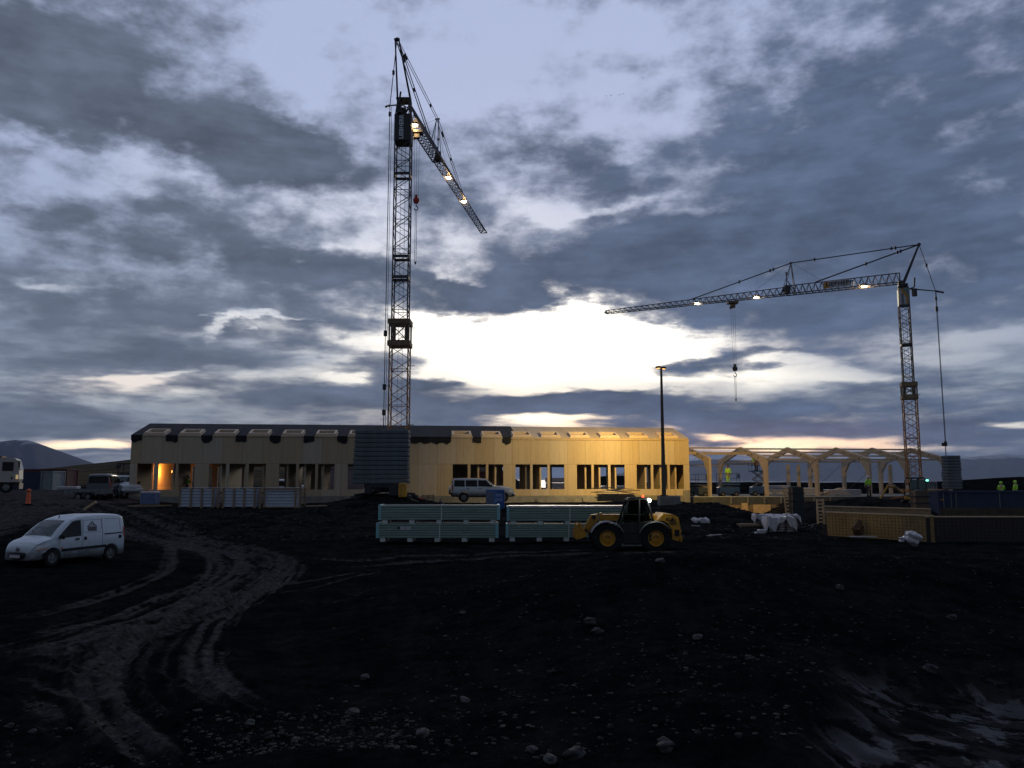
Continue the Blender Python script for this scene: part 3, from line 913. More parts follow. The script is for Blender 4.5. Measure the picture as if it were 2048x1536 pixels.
for k, (px, py, s, pale, lb) in enumerate(ROCKS):
    g0 = G(px, py)
    mb = MB(); mb.blob((0, 0, s * .25), (s * .78, s * .62, s * .48), seed=k * 3 + 1, sub=3, amp=.22)
    o = mb.build('rock', M_ROCKL if pale else M_ROCK)
    o.location = g0; o.rotation_euler = (0, 0, k * 1.3)
    tag(o, lb, 'rock', 'larger rocks on the foreground soil')

# ================================================================ TIMBER HALL
TH = R(6.89)
UX, UY = math.cos(TH), math.sin(TH)
B0 = Vector((-31.35, 66.0, 0))
FL, ZE, ZR, HW_, LB = 1.86, 6.78, 8.02, 9.0, 47.5      # floor, eave, ridge, depth, length
def ux(px, B=B0):
    """distance along the facade seen at picture column px"""
    k = (px - 1024) / FPX
    # x = B.x + u*UX ; y = B.y + u*UY ; x = k*y (near the horizon)
    return (k * B.y - B.x) / (UX - k * UY)

def wall_with_holes(mb, L, z0, z1, holes, hz0, hz1, y0, y1):
    """solid wall from x=0..L with rectangular openings"""
    yc, t = (y0 + y1) / 2, y1 - y0
    def bx(xa, xb, za, zb):
        if xb - xa > 1e-3 and zb - za > 1e-3: mb.box(((xa + xb) / 2, yc, (za + zb) / 2), (xb - xa, t, zb - za))
    bx(0, L, z0, hz0); bx(0, L, hz1, z1)
    x = 0
    for a, b in holes:
        bx(x, a, hz0, hz1); x = b
    bx(x, L, hz0, hz1)

def build_hall():
    T = thing('timber_hall', 'long unfinished timber panel hall, roof black felt at left and bare boards right', 'building', B0, TH)
    wins = [(278,312),(320,355),(360,393),(421.5,455),(461.5,494.7),(500,534),(561,594.8),(600.3,632.8),(638,671),(697,729),(735,768),(773,806),
            (906,936),(941.5,972),(977,1006.8),(1031,1060),(1065,1094.4),(1099.6,1128),(1153,1181.8),(1186.7,1215),(1220,1248),(1271.8,1300),(1305,1333),(1338,1365.5)]
    H = [(ux(a), ux(b)) for a, b in wins]
    mb = MB(); wall_with_holes(mb, LB, 0, ZE - FL, H, 2.42 - FL, 4.56 - FL, 0, .16)
    o = mb.build('front_wall', M_WOODP, T); o.location = (0, 0, FL)
    # rear wall: the same rhythm with a few taller doors
    HB = [(0.6, 2.0), (2.6, 4.4), (4.9, 6.6), (7.3, 9.0), (9.3, 11.0), (11.4, 13.2), (14.4, 16.2), (16.5, 18.4), (18.8, 20.6), (21.8, 23.5), (24.0, 25.8),
          (29.3, 31.2), (31.7, 33.4), (34.6, 36.2), (36.6, 38.1), (39.2, 40.6), (41.2, 42.9), (43.1, 44.7), (45.3, 46.9)]
    mb = MB(); wall_with_holes(mb, LB, 0, ZE - FL, HB, 0.35, 4.45 - FL, HW_ - .16, HW_)
    o = mb.build('rear_wall', M_WOODP, T); o.location = (0, 0, FL)
    for x in (0, LB - .16):
        mb = MB(); mb.prism([(.16, FL), (HW_ - .16, FL), (HW_ - .16, ZE), (HW_ / 2, ZR - .02), (.16, ZE)], x, x + .16, 'YZ')
        mb.build('gable_wall', M_WOODP, T)
    # rooms: cross walls seen through the openings
    for px, dep in ((306, 6.5), (347, 5), (443, 8), (492, 3.2), (528, 3.2), (576, 8.6), (611, 3.5), (648, 5), (958, 5), (992, 8.6), (1054, 4), (1082, 8.6), (1172, 3.5), (1200, 8.6), (1232, 3.2), (1292, 5), (1322, 3.4), (1352, 8.6)):
        u = ux(px)
        mb = MB(); mb.box((u, .4 + dep / 2, (FL + 4.8) / 2), (.14, dep, 4.8 - FL)); mb.build('partition', M_WOODP, T)
    mb = MB(); mb.box((LB / 2, HW_ / 2, 4.88), (LB - .4, HW_ - .4, .16)); mb.build('ceiling_deck', M_WOODP, T)
    mb = MB(); mb.box((LB / 2, HW_ / 2, FL - .10), (LB + .02, HW_ + .02, .2)); mb.build('floor_slab', M_CONC, T)
    mb = MB()
    mb.box((LB / 2, .12, 1.31), (LB - .05, .3, .68)); mb.box((LB / 2, HW_ - .12, 1.31), (LB - .05, .3, .68))
    for k in range(12): mb.box((1 + k * 4.1, -.09, 1.5), (.22, .12, .3))
    mb.build('plinth', M_CONC, T)
    mb = MB(); mb.box((LB - .35, -.12, FL - .1), (.62, .1, 1.1)); mb.build('corner_block', M_CONC, T)
    # roof: two slopes, boards all over, felt on the left part
    sl_ = math.atan2(ZR - ZE, HW_ / 2); Ls = math.hypot(ZR - ZE, HW_ / 2)
    Msl = Matrix.Rotation(sl_, 4, 'X')
    def slope(mb, x0, x1, s0, s1, lift, th):
        c = Vector((0, s0 + (s1 - s0) / 2, lift)); q = Msl @ c
        mb.box((x0 + (x1 - x0) / 2, q.y, ZE + q.z), (x1 - x0, s1 - s0, th), M=Msl)
    sk_px = [310, 380, 449, 517, 585, 652, 718, 924, 984, 1045, 1102, 1160, 1220, 1278, 1338]
    SK = [ux(p) for p in sk_px]
    SK[0] = ux(309)
    w0, s0, s1 = .66, .34, 1.50        # opening half width, slope distance of its lower and upper edge
    mb = MB()
    slope(mb, 0, LB, -.03, s0, .06, .12); slope(mb, 0, LB, s1, Ls, .06, .12)
    x = 0
    for u in SK:
        slope(mb, x, u - w0, s0, s1, .06, .12); x = u + w0
    slope(mb, x, LB, s0, s1, .06, .12)
    # rear slope
    mr_ = Matrix.Rotation(-sl_, 4, 'X')
    q = mr_ @ Vector((0, -Ls / 2, .06))
    mb.box((LB / 2, HW_ + q.y, ZE + q.z), (LB, Ls, .12), M=mr_)
    mb.build('roof', M_WOODP, T)
    # felt, bare strips left round the rooflights
    xf1 = ux(1030)
    mb = MB()
    edge = [s + d for s, d in ()]
    lanes = []
    x = -.03
    for u in SK[:9]:
        lanes.append((x, u - w0 - .28)); x = u + w0 + .28
    lanes.append((x, xf1 - .35))
    for a, b in lanes:
        if b > a: slope(mb, a, b, -.06, 1.72, .135, .02)
    rnd = random.Random(3)
    slope(mb, -.03, xf1 + .15, 1.72, Ls + .05, .135, .02)
    mb.prism([(xf1 + .15, 0), (xf1 + 1.0, 0), (xf1 + .15, 0.01)], 0, .02, 'XY') if False else None
    # laps between the felt lengths
    xx = 1.0
    while xx < xf1:
        slope(mb, xx, xx + .10, 1.72 if any(abs(xx - u) < .95 for u in SK[:9]) else .1, Ls, .152, .02); xx += 1.05
    felt = mb.build('roofing_felt', M_FELT, T)
    # ragged felt hanging over the eave between the rooflights
    for a, b in lanes:
        if b - a < .2: continue
        n = max(4, int((b - a) / .16)); top = []; bot = []
        for i in range(n + 1):
            xx = a + (b - a) * i / n
            dz_ = .56 + .07 * math.sin(i * 1.1 + a) + rnd.uniform(-.05, .05)
            if i in (0, n): dz_ -= .12
            top.append((xx, -.075, ZE + .14)); bot.append((xx, -.045 - rnd.uniform(0, .03), ZE + .14 - dz_))
        m2 = MB(); m2.grid([top, bot]); m2.grid([[(p[0], p[1] + .022, p[2]) for p in top], [(p[0], p[1] + .022, p[2]) for p in bot]])
        m2.build('felt_flap', M_FELT, T)
    # rooflight kerbs
    for i, u in enumerate(SK):
        mb = MB()
        t, hgt = .17, .20
        W2 = w0 + t; lo, hi = s0 - t, s1 + t
        for (xa, xb, sa, sb) in ((u - W2, u + W2, lo, s0), (u - W2, u + W2, s1, hi), (u - W2, u - w0, s0, s1), (u + w0, u + W2, s0, s1)):
            c = Msl @ Vector((0, (sa + sb) / 2, .12 + hgt / 2))
            mb.box(((xa + xb) / 2, c.y, ZE + c.z), (xb - xa, sb - sa, hgt), M=Msl)
        c = Msl @ Vector((0, lo - .02, .16))
        mb.box((u, c.y, ZE + c.z - .02), (2 * W2 + .1, .10, .16), M=Msl)
        k = mb.build('rooflight_kerb', M_KERB, T)
        m2 = MB()
        for dx_ in (-.2, .2):
            pass
        c = Msl @ Vector((0, (s0 + s1) / 2, .05))
        m2.box((u, c.y, ZE + c.z - .5), (2 * w0 - .06, s1 - s0 - .06, .05), M=Msl)
        for q_ in range(3):
            cc = Msl @ Vector((0, s0 + .2 + q_ * .3, .06)); m2.box((u, cc.y, ZE + cc.z), (2 * w0, .07, .10), M=Msl)
        m2.build('rooflight_inner', mat('reddish inner timber', (.10,.045,.03), .8, var=.2), T)
    mb = MB(); mb.box((ux(1200), -.035, ZE - .03), (ux(1377) - ux(1030), .05, .09)); mb.build('eave_board', M_WOOD, T)
    return T
HALL = build_hall()
def hall(u, n, z): return Vector((B0.x + u * UX - n * UY, B0.y + u * UY + n * UX, z))

# the warm lamp burning in the left-hand room
def work_lamp():
    p = hall(ux(330), 3.0, FL)
    T = thing('work_lamp', 'lit work lamp on a stand inside the left end room of the timber hall', 'lamp', p)
    mb = MB(); mb.cyl((0, 0, 1.0), .02, 2.0, n=6)
    for a in range(3):
        mb.bar((0, 0, .5), (.4 * math.cos(a * 2.1), .4 * math.sin(a * 2.1), .01), .015)
    mb.build('stand', M_STEELD, T)
    mb = MB(); mb.box((0, 0, 2.08), (.28, .12, .2)); mb.build('lamp_head', emis('warm lamp glass', (1.0, .42, .08), 14), T)
    lamp('work_lamp_light', 'POINT', p + Vector((-.3, -1.2, 2.0)), 210, (1.0, .36, .06), size=.15).parent = None
work_lamp()

# ================================================================ PORTAL FRAME BUILDING
C0 = Vector((18.75, 74.6, 0))
def cx_(px): return ux(px, C0)
def build_frames():
    T = thing('frame_building', 'row of pale timber portal frames with purlins, an open skeleton beside the hall', 'building', C0, TH)
    us = [cx_(p) for p in (1418, 1531, 1632, 1736, 1813, 1896)]
    zb, ze, za, Wf = 1.66, 5.22, 6.52, 12.0
    out = [(0, zb), (-.08, ze - .05), (0, ze + .05), (Wf / 2, za), (Wf, ze + .05), (Wf + .08, ze - .05), (Wf, zb), (Wf - .42, zb), (Wf - .62, ze - 1.15), (Wf - 1.5, ze - .22), (Wf / 2 + .25, za - .62), (Wf / 2, za - .72), (Wf / 2 - .25, za - .62), (1.5, ze - .22), (.62, ze - 1.15), (.42, zb)]
    for i, u in enumerate(us):
        mb = MB()
        # build as three convex-ish solids butted end to end
        for s in (0, 1):
            def X(n): return n if s == 0 else Wf - n
            mb.prism([(X(0), zb), (X(.42), zb), (X(.62), ze - 1.15), (X(-.08), ze - .6)], u - .11, u + .11, 'YZ')
            mb.prism([(X(-.08), ze - .6), (X(.62), ze - 1.15), (X(1.5), ze - .22), (X(1.5), ze + .05 + (za - ze - .05) * 1.5 / (Wf / 2)), (X(0), ze + .05)], u - .11, u + .11, 'YZ')
            mb.prism([(X(1.5), ze - .22), (X(Wf / 2), za - .50), (X(Wf / 2), za), (X(1.5), ze + .05 + (za - ze - .05) * 1.5 / (Wf / 2))], u - .11, u + .11, 'YZ')
        f = mb.build('portal_frame', M_GLULAM, T)
        m2 = MB()
        for n_, z_ in ((1.6, ze + .12), (3.0, ze + .45), (4.4, ze + .80)):
            m2 = MB(); m2.cyl((u - .118, n_, z_), .09, .02, 'X', 8)
            m2.build('bolt_plate', M_STEELD, f)
        m3 = MB(); m3.box((u + .15, .35, zb + 1.0), (.05, .09, 2.0)); m3.build('steel_strap', M_STEELD, f)
    def pl(a, b, n, z, s=(.10, .15)):
        mb = MB(); mb.box(((a + b) / 2, n, z), (b - a - .24, s[0], s[1])); mb.build('purlin', M_GLULAM, T)
    zs = lambda n: ze + .05 + (za - ze - .05) * (n / (Wf / 2) if n < Wf / 2 else (Wf - n) / (Wf / 2))
    for a, b in zip(us[1:-1], us[2:]):
        for n in (.15, 2.0, 3.9, 5.85, Wf - .3):
            pl(a, b, n, zs(n) - .16)
    pl(us[0], us[1], Wf / 2, za - .12); pl(us[0], us[1], .15, ze - .1, (.1, .16)) if False else None
    pl(-3.4, us[0], 3.4, zs(3.4) - .20, (.12, .26)); pl(us[0], us[1], 3.4, zs(3.4) - .20, (.12, .26)); pl(us[1], us[2], Wf - .2, ze - .3, (.1, .18))
    pl(us[0] + 1.2, us[1], Wf - .2, ze - .45, (.1, .12))
    # loose far posts
    for px, n in ((1853, 9.5), (1650, 10), (1862, 10.2), (1675, 10.4)):
        mb = MB(); u = cx_(px) ; mb.box((u * 1.09, n, (zb + ze - .4) / 2), (.26, .26, ze - .4 - zb)); mb.build('post', M_GLULAM, T)
    # wire bracing
    for a, b in ((us[0] - 3.0, us[0] + 2.5), (us[3] + .3, us[4] - .3), (us[4] + .3, us[5] - .3)):
        mb = MB(); mb.bar((a, Wf, zb + .3), (b, Wf, ze - .5), .02); mb.build('brace_cable', M_STEELD, T)
    return T
build_frames()
def frm(u, n, z): return Vector((C0.x + u * UX - n * UY, C0.y + u * UY + n * UX, z))

def slab():
    T = thing('foundation_slab', 'concrete ground slab with white kerb under the timber frames', 'foundation', C0, TH)
    mb = MB(); mb.box((11.8, 6.2, 1.30), (30.5, 13.8, .70)); mb.build('slab', M_CONCD, T)
    mb = MB(); mb.box((11.8, -.5, 1.69), (29.6, .3, .06)); mb.build('kerb_strip', mat('pale insulation strip', (.40, .43, .43), .7, var=.2), T)
    mb = MB(); mb.box((12.5, -.82, .45), (27, .10, 1.0))
    o = mb.build('shutter_board', M_WOODD, T)
    mb = MB()
    for k in range(7): mb.box((1.2 + k * 1.6, -.85, 1.35), (.12, .08, .55))
    mb.build('upstand_bracket', M_CONC, T)
slab()

# plywood sheets and boards leaning on the slab edge
def leaning(px0, px1, pyb, pyt, Y, label, mt=M_WOOD, th=.04, tilt=0):
    a = P(px0, pyb, Y); b = P(px1, pyb, Y); t = P((px0 + px1) / 2, pyt, Y)
    w = b.x - a.x; h = t.z - a.z
    mb = MB(); mb.box((0, .12, h / 2), (w, th, h), M=Matrix.Rotation(R(-6), 4, 'X'))
    mb.box((0, .15, h * .5), (w * .94, .05, .06), M=Matrix.Rotation(R(-6), 4, 'X'))
    o = mb.build('plywood_sheet', mt)
    o.location = ((a.x + b.x) / 2, Y, gz((a.x + b.x) / 2, Y)); o.location.z = min(a.z, o.location.z + .3)
    tag(o, label, 'board', 'shuttering boards along the foundation')
leaning(1508, 1543, 1033, 1009, 72.6, 'large pale plywood sheet leaning on the slab edge behind the wrapped pallets')
leaning(1485, 1497, 1030, 1006, 72.4, 'narrow upright board just left of the large pale plywood sheet')
leaning(1440, 1482, 1024, 1009, 73, 'low long board against the slab under the left frames', M_WOODD)
leaning(1545, 1570, 1034, 1012, 73, 'dark plywood sheet between the large pale sheet and the slatted ladder', M_WOODD)

# ================================================================ FLOODLIGHT POLE
def pole():
    Y = 60.0
    b = P(1328, 992, Y)
    top = P(1315, 735, Y)
    T = thing('light_pole', 'tall floodlight pole on a concrete block before the right end of the hall', 'light pole', (b.x, Y, b.z))
    H = top.z - b.z
    mb = MB(); mb.bar((0, 0, 0), (0, 0, H), .17, 12, .085); mb.build('pole', mat('brown painted pole', (.085, .06, .045), .5, .1, var=.2), T, 40)
    mb = MB(); mb.box((.35, 0, -.42), (1.5, 1.2, .84)); mb.build('concrete_block', M_CONC, T)
    mb = MB(); mb.cyl((0, 0, .03), .3, .06, n=16); mb.build('base_flange', M_STEELD, T)
    mb = MB(); mb.bar((-.1, -.1, H), (.25, .25, H + .04), .04, 6); mb.bar((0, 0, H), (-.22, -.1, H), .04, 6); mb.build('cross_arm', M_STEELD, T)
    for dx_, dy_, a in ((-.24, -.05, -.14), (.22, .25, .12)):
        h = MB(); M_ = Matrix.Rotation(a, 4, 'Y')
        h.box((dx_, dy_, H + .02), (.34, .30, .15), M=M_); hd = h.build('lamp_head', M_STEELD, T)
        e = MB(); e.box((dx_, dy_, H - .075), (.26, .20, .02), M=M_); e.build('lamp_glass', emis('sodium lamp glass', (1.0, .50, .10), 2.5), hd)
    L1 = Vector((b.x + .22, Y + .25, b.z + H - .18))
    lamp('floodlight', 'SPOT', L1, FLOOD1, (1.0, .61, .13), size=.12, target=hall(ux(1325), 0, 5.8), spot=100, blend=1.0)
    L2 = Vector((b.x - .24, Y + .05, b.z + H - .18))
    lamp('floodlight', 'SPOT', L2, FLOOD2, (1.0, .72, .30), size=.12, target=hall(ux(1110), 0, 4.6), spot=78, blend=1.0)
FLOOD1, FLOOD2, FLOOD3 = 9500, 8000, 0
pole()

# ================================================================ TOWER CRANES
def lattice(mb, c0, c1, w0, w1, n, r=.045, rd=.028, ladder=False, zig=0):
    """square lattice column from c0 to c1 (vertical)"""
    c0, c1 = Vector(c0), Vector(c1)
    cor = [(-1, -1), (1, -1), (1, 1), (-1, 1)]
    def pt(k, t):
        w = (w0 + (w1 - w0) * t) / 2
        c = c0.lerp(c1, t)
        return Vector((c.x + cor[k][0] * w, c.y + cor[k][1] * w, c.z))
    for k in range(4): mb.bar(pt(k, 0), pt(k, 1), r)
    for i in range(n):
        a, b = i / n, (i + 1) / n
        for k in range(4):
            j = (k + 1) % 4
            if (i + k + zig) % 2 == 0: mb.bar(pt(k, a), pt(j, b), rd)
            else: mb.bar(pt(j, a), pt(k, b), rd)
            if i % 3 == 0: mb.bar(pt(k, a), pt(j, a), rd)
    if ladder:
        L = (c1 - c0).length
        for s in (-.17, .17):
            mb.bar(c0 + Vector((s, .15, 0)), c1 + Vector((s, .15, 0)), .014)
        k = int(L / .6)
        for i in range(k):
            z = c0.z + (i + .5) * L / k
            x = c0.x + (c1.x - c0.x) * (i + .5) / k
            mb.bar((x - .17, c0.y + .15, z), (x + .17, c0.y + .15, z), .012)

def truss(mb, p, q, w, h0, h1, n, r=.035, rd=.018):
    """triangular jib truss: two bottom chords and one top chord"""
    p, q = Vector(p), Vector(q)
    d = (q - p).normalized(); s = d.cross(Vector((0, 0, 1))).normalized(); up_ = s.cross(d).normalized()
    def A(t): return p.lerp(q, t) - s * w / 2
    def B(t): return p.lerp(q, t) + s * w / 2
    def C(t): return p.lerp(q, t) + up_ * (h0 + (h1 - h0) * t)
    mb.bar(A(0), A(1), r); mb.bar(B(0), B(1), r); mb.bar(C(0), C(1), r)
    for i in range(n):
        a, m, b = i / n, (i + .5) / n, (i + 1) / n
        for X in (A, B):
            mb.bar(X(a), C(m), rd); mb.bar(C(m), X(b), rd)
        mb.bar(A(a), B(a), rd); mb.bar(A(a), B(b), rd)
    mb.bar(A(1), B(1), r); mb.bar(A(1), C(1), r); mb.bar(B(1), C(1), r); mb.bar(A(0), C(0), r); mb.bar(B(0), C(0), r)
    return s, up_

def cable(mb, pts, r=.02):
    for a, b in zip(pts[:-1], pts[1:]): mb.bar(a, b, r, 5)

def shackle(mb, p, s=.16):
    mb.bar(Vector(p) - Vector((0, 0, s * 1.6)), Vector(p) + Vector((0, 0, s * 1.6)), s, 6)

def crane(K):
    Y = K['Y']; base = Vector(K['base'])
    T = thing('tower_crane', K['label'], 'crane', base, 0, 'two tower cranes on the site')
    rel = lambda v: Vector(v) - base
    ax = P(K['col'][0], K['col'][1], Y).x - base.x
    zz = lambda py: P(K['col'][0], py, Y).z - base.z
    wl, wu = K['wl'], K['wu']
    z_c0, z_c1, z_b0, z_b1, z_top = [zz(v) for v in K['zs']]       # collar, cladding box, tower top
    RZ = Matrix.Translation((ax, 0, 0)) @ Matrix.Rotation(R(K.get('rot', 0)), 4, 'Z') @ Matrix.Translation((-ax, 0, 0))
    def tr_(mb):
        mb.v = [tuple(RZ @ Vector(v)) for v in mb.v]; return mb
    # lower outer tower, warm painted
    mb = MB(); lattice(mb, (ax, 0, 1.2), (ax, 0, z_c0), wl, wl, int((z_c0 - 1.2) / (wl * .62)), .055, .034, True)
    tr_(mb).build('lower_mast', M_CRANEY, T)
    mb = MB()
    for z in (z_c0 + .15, z_c1 - .15):
        for dx_, dy_, sx, sy in ((0, -wl * .56, wl * 1.2, .1), (0, wl * .56, wl * 1.2, .1), (-wl * .56, 0, .1, wl * 1.0), (wl * .56, 0, .1, wl * 1.0)):
            mb.box((ax + dx_, dy_, z), (sx, sy, .38))
    for sx in (-1, 1):
        for sy in (-1, 1): mb.box((ax + sx * wl * .52, sy * wl * .52, (z_c0 + z_c1) / 2), (.12, .12, z_c1 - z_c0 - .7))
        mb.bar((ax - sx * wl * .5, -wl * .5, z_c0 + .3), (ax + sx * wl * .5, -wl * .5, z_c1 - .3), .05)
        mb.bar((ax + sx * wl * .3, 0, z_c0 + .3), (ax + sx * wl * .3, 0, z_c1), .09)
    tr_(mb).build('climbing_collar', M_WOODD, T)
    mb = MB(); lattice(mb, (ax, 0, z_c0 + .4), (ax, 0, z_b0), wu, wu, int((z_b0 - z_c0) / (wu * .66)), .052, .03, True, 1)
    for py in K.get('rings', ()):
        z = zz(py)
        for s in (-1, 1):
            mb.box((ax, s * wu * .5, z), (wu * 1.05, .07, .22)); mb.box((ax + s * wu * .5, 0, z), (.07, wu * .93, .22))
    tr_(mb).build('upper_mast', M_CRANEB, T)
    # platforms sticking out
    mb = MB()
    for py, s in K.get('stubs', ()): z = zz(py); mb.bar((ax + s * wl * .5, 0, z), (ax + s * (wl * .5 + .45), 0, z + .02), .035)
    if mb.v: mb.build('side_bracket', M_STEELD, T)
    # cladding box round the slewing head with its lettering
    bw = wu * 1.12
    mb = MB(); mb.box((ax, 0, (z_b0 + z_b1) / 2), (bw, bw, z_b1 - z_b0), bev=.06)
    cl = tr_(mb).build('head_cladding', K['boxmat'], T)
    hb = z_b1 - z_b0
    if K['boxstyle'] == 'dark':
        M_ = Matrix.Translation((ax - .08, -bw / 2 - .006, (z_b0 + z_b1) / 2)) @ Matrix.Rotation(R(90), 4, 'X') @ Matrix.Rotation(R(90), 4, 'Z')
        text_mesh('lettering', 'LIEBHERR', .46, mat('pale lettering', (.75, .78, .85), .5, var=0), cl, M_, .004, 1.02, .012)
    else:
        pl_ = MB(); y_ = -bw / 2 - .012
        pl_.prism([(ax - bw * .42, z_b0 + .12), (ax + bw * .18, z_b0 + .12), (ax + bw * .18, z_b1 - .9), (ax - bw * .30, z_b1 - .12), (ax - bw * .42, z_b1 - .12)], y_, y_ + .012)
        tr_(pl_).build('sign_panel', M_SIGNW, cl)
        ys_ = MB(); ys_.prism([(ax + bw * .18, z_b0 + .12), (ax + bw * .34, z_b0 + .12), (ax + bw * .34, z_b1 - .75), (ax - bw * .10, z_b1 - .05), (ax - bw * .30, z_b1 - .12), (ax + bw * .18, z_b1 - .9)], y_, y_ + .012)
        tr_(ys_).build('sign_stripe', M_YEL, cl)
        M_ = RZ @ Matrix.Translation((ax - .12, y_ - .008, (z_b0 + z_b1) / 2 - .2)) @ Matrix.Rotation(R(90), 4, 'X') @ Matrix.Rotation(R(90), 4, 'Z')
        text_mesh('lettering', 'LIEBHERR', .26, mat('blue sign lettering', (.02, .04, .13), .5, var=0), cl, M_, .004, 1.0, .006)
    # head frame
    mb = MB(); lattice(mb, (ax, 0, z_b1), (ax, 0, z_top), wu * .95, wu * .72, 3, .06, .035)
    mb.box((ax, 0, z_top), (wu * .95, wu * .9, .14)); mb.box((ax - .1, .2, z_b1 + .5), (.5, .5, .6))
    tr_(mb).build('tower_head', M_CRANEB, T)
    # A-frame
    apex = rel(K['apex'])
    mb = MB()
    J0 = rel(K['jib0']); J1 = rel(K['jib1'])
    jd = (J1 - J0).normalized(); js = jd.cross(Vector((0, 0, 1))).normalized()
    top_c = Vector((ax, 0, z_top))
    for s in (-1, 1):
        f = top_c + js * s * wu * .45
        mb.bar(f, apex + js * s * .14, .085, 6, .06)
        mb.bar(f - Vector((0, 0, .9)), f, .08)
    mb.bar(apex - js * .2, apex + js * .2, .12, 8)
    mb.cyl(apex, .16, .1, 'Y', 12)
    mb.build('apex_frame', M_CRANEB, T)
    # jib
    def J(px):
        """point on the jib axis seen at photo column px"""
        lo, hi = 0.0, 1.0
        f = lambda t: (lambda w: 1024 + FPX * w.x / (w.y * cp + (w.z - CAMZ) * sp))(base + J0.lerp(J1, t))
        inc = f(1) > f(0)
        for _ in range(40):
            m_ = (lo + hi) / 2
            if (f(m_) < px) == inc: lo = m_
            else: hi = m_
        return J0.lerp(J1, lo)
    Jm = J(K['joint'])
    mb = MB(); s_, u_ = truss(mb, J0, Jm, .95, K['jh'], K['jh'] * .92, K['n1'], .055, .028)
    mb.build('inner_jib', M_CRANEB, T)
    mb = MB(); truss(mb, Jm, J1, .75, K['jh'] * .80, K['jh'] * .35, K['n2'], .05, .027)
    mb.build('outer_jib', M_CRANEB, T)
    mb = MB(); a = Jm + u_ * .05
    mb.bar(a - jd * .9, a + u_ * 1.3 + jd * -.1, .07); mb.bar(a + jd * .6, a + u_ * .9, .07); mb.box(a + u_ * .45, (.5, .6, .8)); mb.bar(a + u_ * .9, a + u_ * 2.1, .04); mb.bar(a + u_ * 2.0, a + u_ * 2.2, .10, 6)
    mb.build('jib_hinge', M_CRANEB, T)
    # king post on the jib
    kb = J(K['kpb'][0]); kt = rel(K['kpt'])
    mb = MB()
    for s in (-1, 1): mb.bar(kb + js * s * .45, kt + js * s * .08, .045, 5); mb.bar(kb + js * s * .45 + jd * 1.2, kt + js * s * .08, .03, 5)
    mb.bar(kt - js * .22, kt + js * .22, .08, 6); mb.build('king_post', M_CRANEB, T)
    # stays
    e1 = J(K['stay1']) + u_ * .5; e2 = J(K['stay2']) + u_ * K['jh']
    for nm, pts in (('stay_cable', [apex, kt]), ('stay_cable', [kt, e1]), ('stay_cable', [apex, e2])):
        mb = MB()
        for s in (-1, 1): mb.bar(pts[0] + js * s * .09, pts[1] + js * s * .09, .028 if pts[1] is not e2 else .04, 5)
        for t in (.17, .2, .8 if pts[1] is kt else .5):
            shackle(mb, pts[0].lerp(pts[1], t), .09)
        mb.build(nm, M_STEELD, T)
    mb = MB(); cable(mb, [kt, J(K['thin'][0]) + u_ * K['jh']], .012); cable(mb, [kt, J(K['thin'][1]) + u_ * .4], .012); mb.build('guy_line', M_STEELD, T)
    # counter strut and back rope down to the ballast
    cs = rel(K['cs']); bt = rel(K['ballast_top'])
    mb = MB(); mb.bar(top_c - Vector((0, 0, .3)), cs, .075, 6, .05); mb.bar(cs, cs + (cs - top_c).normalized() * .7, .09, 6)
    mid = top_c.lerp(cs, .35); mb.bar(mid, Vector((ax, 0, z_b1 - .1)) + (cs - top_c) * .05, .06, 5); mb.box(mid + Vector((0, 0, -.5)), (.35, .3, .7)); mb.bar(mid, mid + Vector((0.1, 0, .9)), .08, 5)
    mb.build('counter_strut', M_CRANEB, T)
    mb = MB(); cable(mb, [apex, cs, bt], .032); cable(mb, [cs + Vector((.12, .1, 0)), bt + Vector((.12, .1, 0))], .018)
    shackle(mb, apex.lerp(cs, .5 if K['id'] == 1 else .45), .10); shackle(mb, cs - Vector((0, 0, .7)), .10)
    for t in K['rk']: shackle(mb, cs.lerp(bt, t), .13)
    mb.build('back_rope', M_STEELD, T)
    # trolley, ropes, hook block and chain
    tr = J(K['trolley']); hk = rel(P(K['hook'][0], K['hook'][1], (base + tr).y)); hk.y = tr.y; hk.x = tr.x + .02
    ch = hk.z - (P(K['hook'][0], K['hook'][1], (base + tr).y).z - P(K['hook'][0], K['chain'], (base + tr).y).z)
    mb = MB(); mb.box(tr - Vector((0, 0, .25)), (1.0, .8, .22)); mb.box(tr - Vector((0, 0, .55)), (.45, .4, .4)); mb.cyl(tr - Vector((.2, 0, .75)), .14, .1, 'Y', 10); mb.build('trolley', M_CRANEB, T)
    mb = MB()
    for dx_ in (-.22, 0, .22): mb.bar((tr.x + dx_, tr.y, tr.z - .6), (hk.x + dx_ * .7, hk.y, hk.z + .3), .011, 4)
    mb.build('hoist_rope', M_STEELD, T)
    mb = MB(); mb.box(hk, (.42, .22, .40), bev=.05); mb.box(hk + Vector((0, 0, .36)), (.2, .16, .3)); mb.cyl(hk + Vector((0, 0, .05)), .26, .12, 'Y', 12)
    hb_ = mb.build('hook_block', K['hookmat'], T)
    mb = MB(); pts = [hk + Vector((.16 * math.sin(t) , 0, -.45 - .16 + .16 * math.cos(t))) for t in np.linspace(0, 4.6, 9)]
    mb.tube([hk - Vector((0, 0, .2))] + pts, .04, 6); mb.build('hook', M_STEELD, hb_)
    mb = MB(); mb.bar((hk.x - .06, hk.y, hk.z - .7), (hk.x - .06, hk.y, ch), .018, 4); mb.bar((hk.x + .06, hk.y, hk.z - .7), (hk.x + .06, hk.y, ch), .018, 4)
    mb.bar((hk.x, hk.y, ch - .1), (hk.x, hk.y, ch + .1), .07, 5); mb.build('sling_chain', M_STEELD, T)
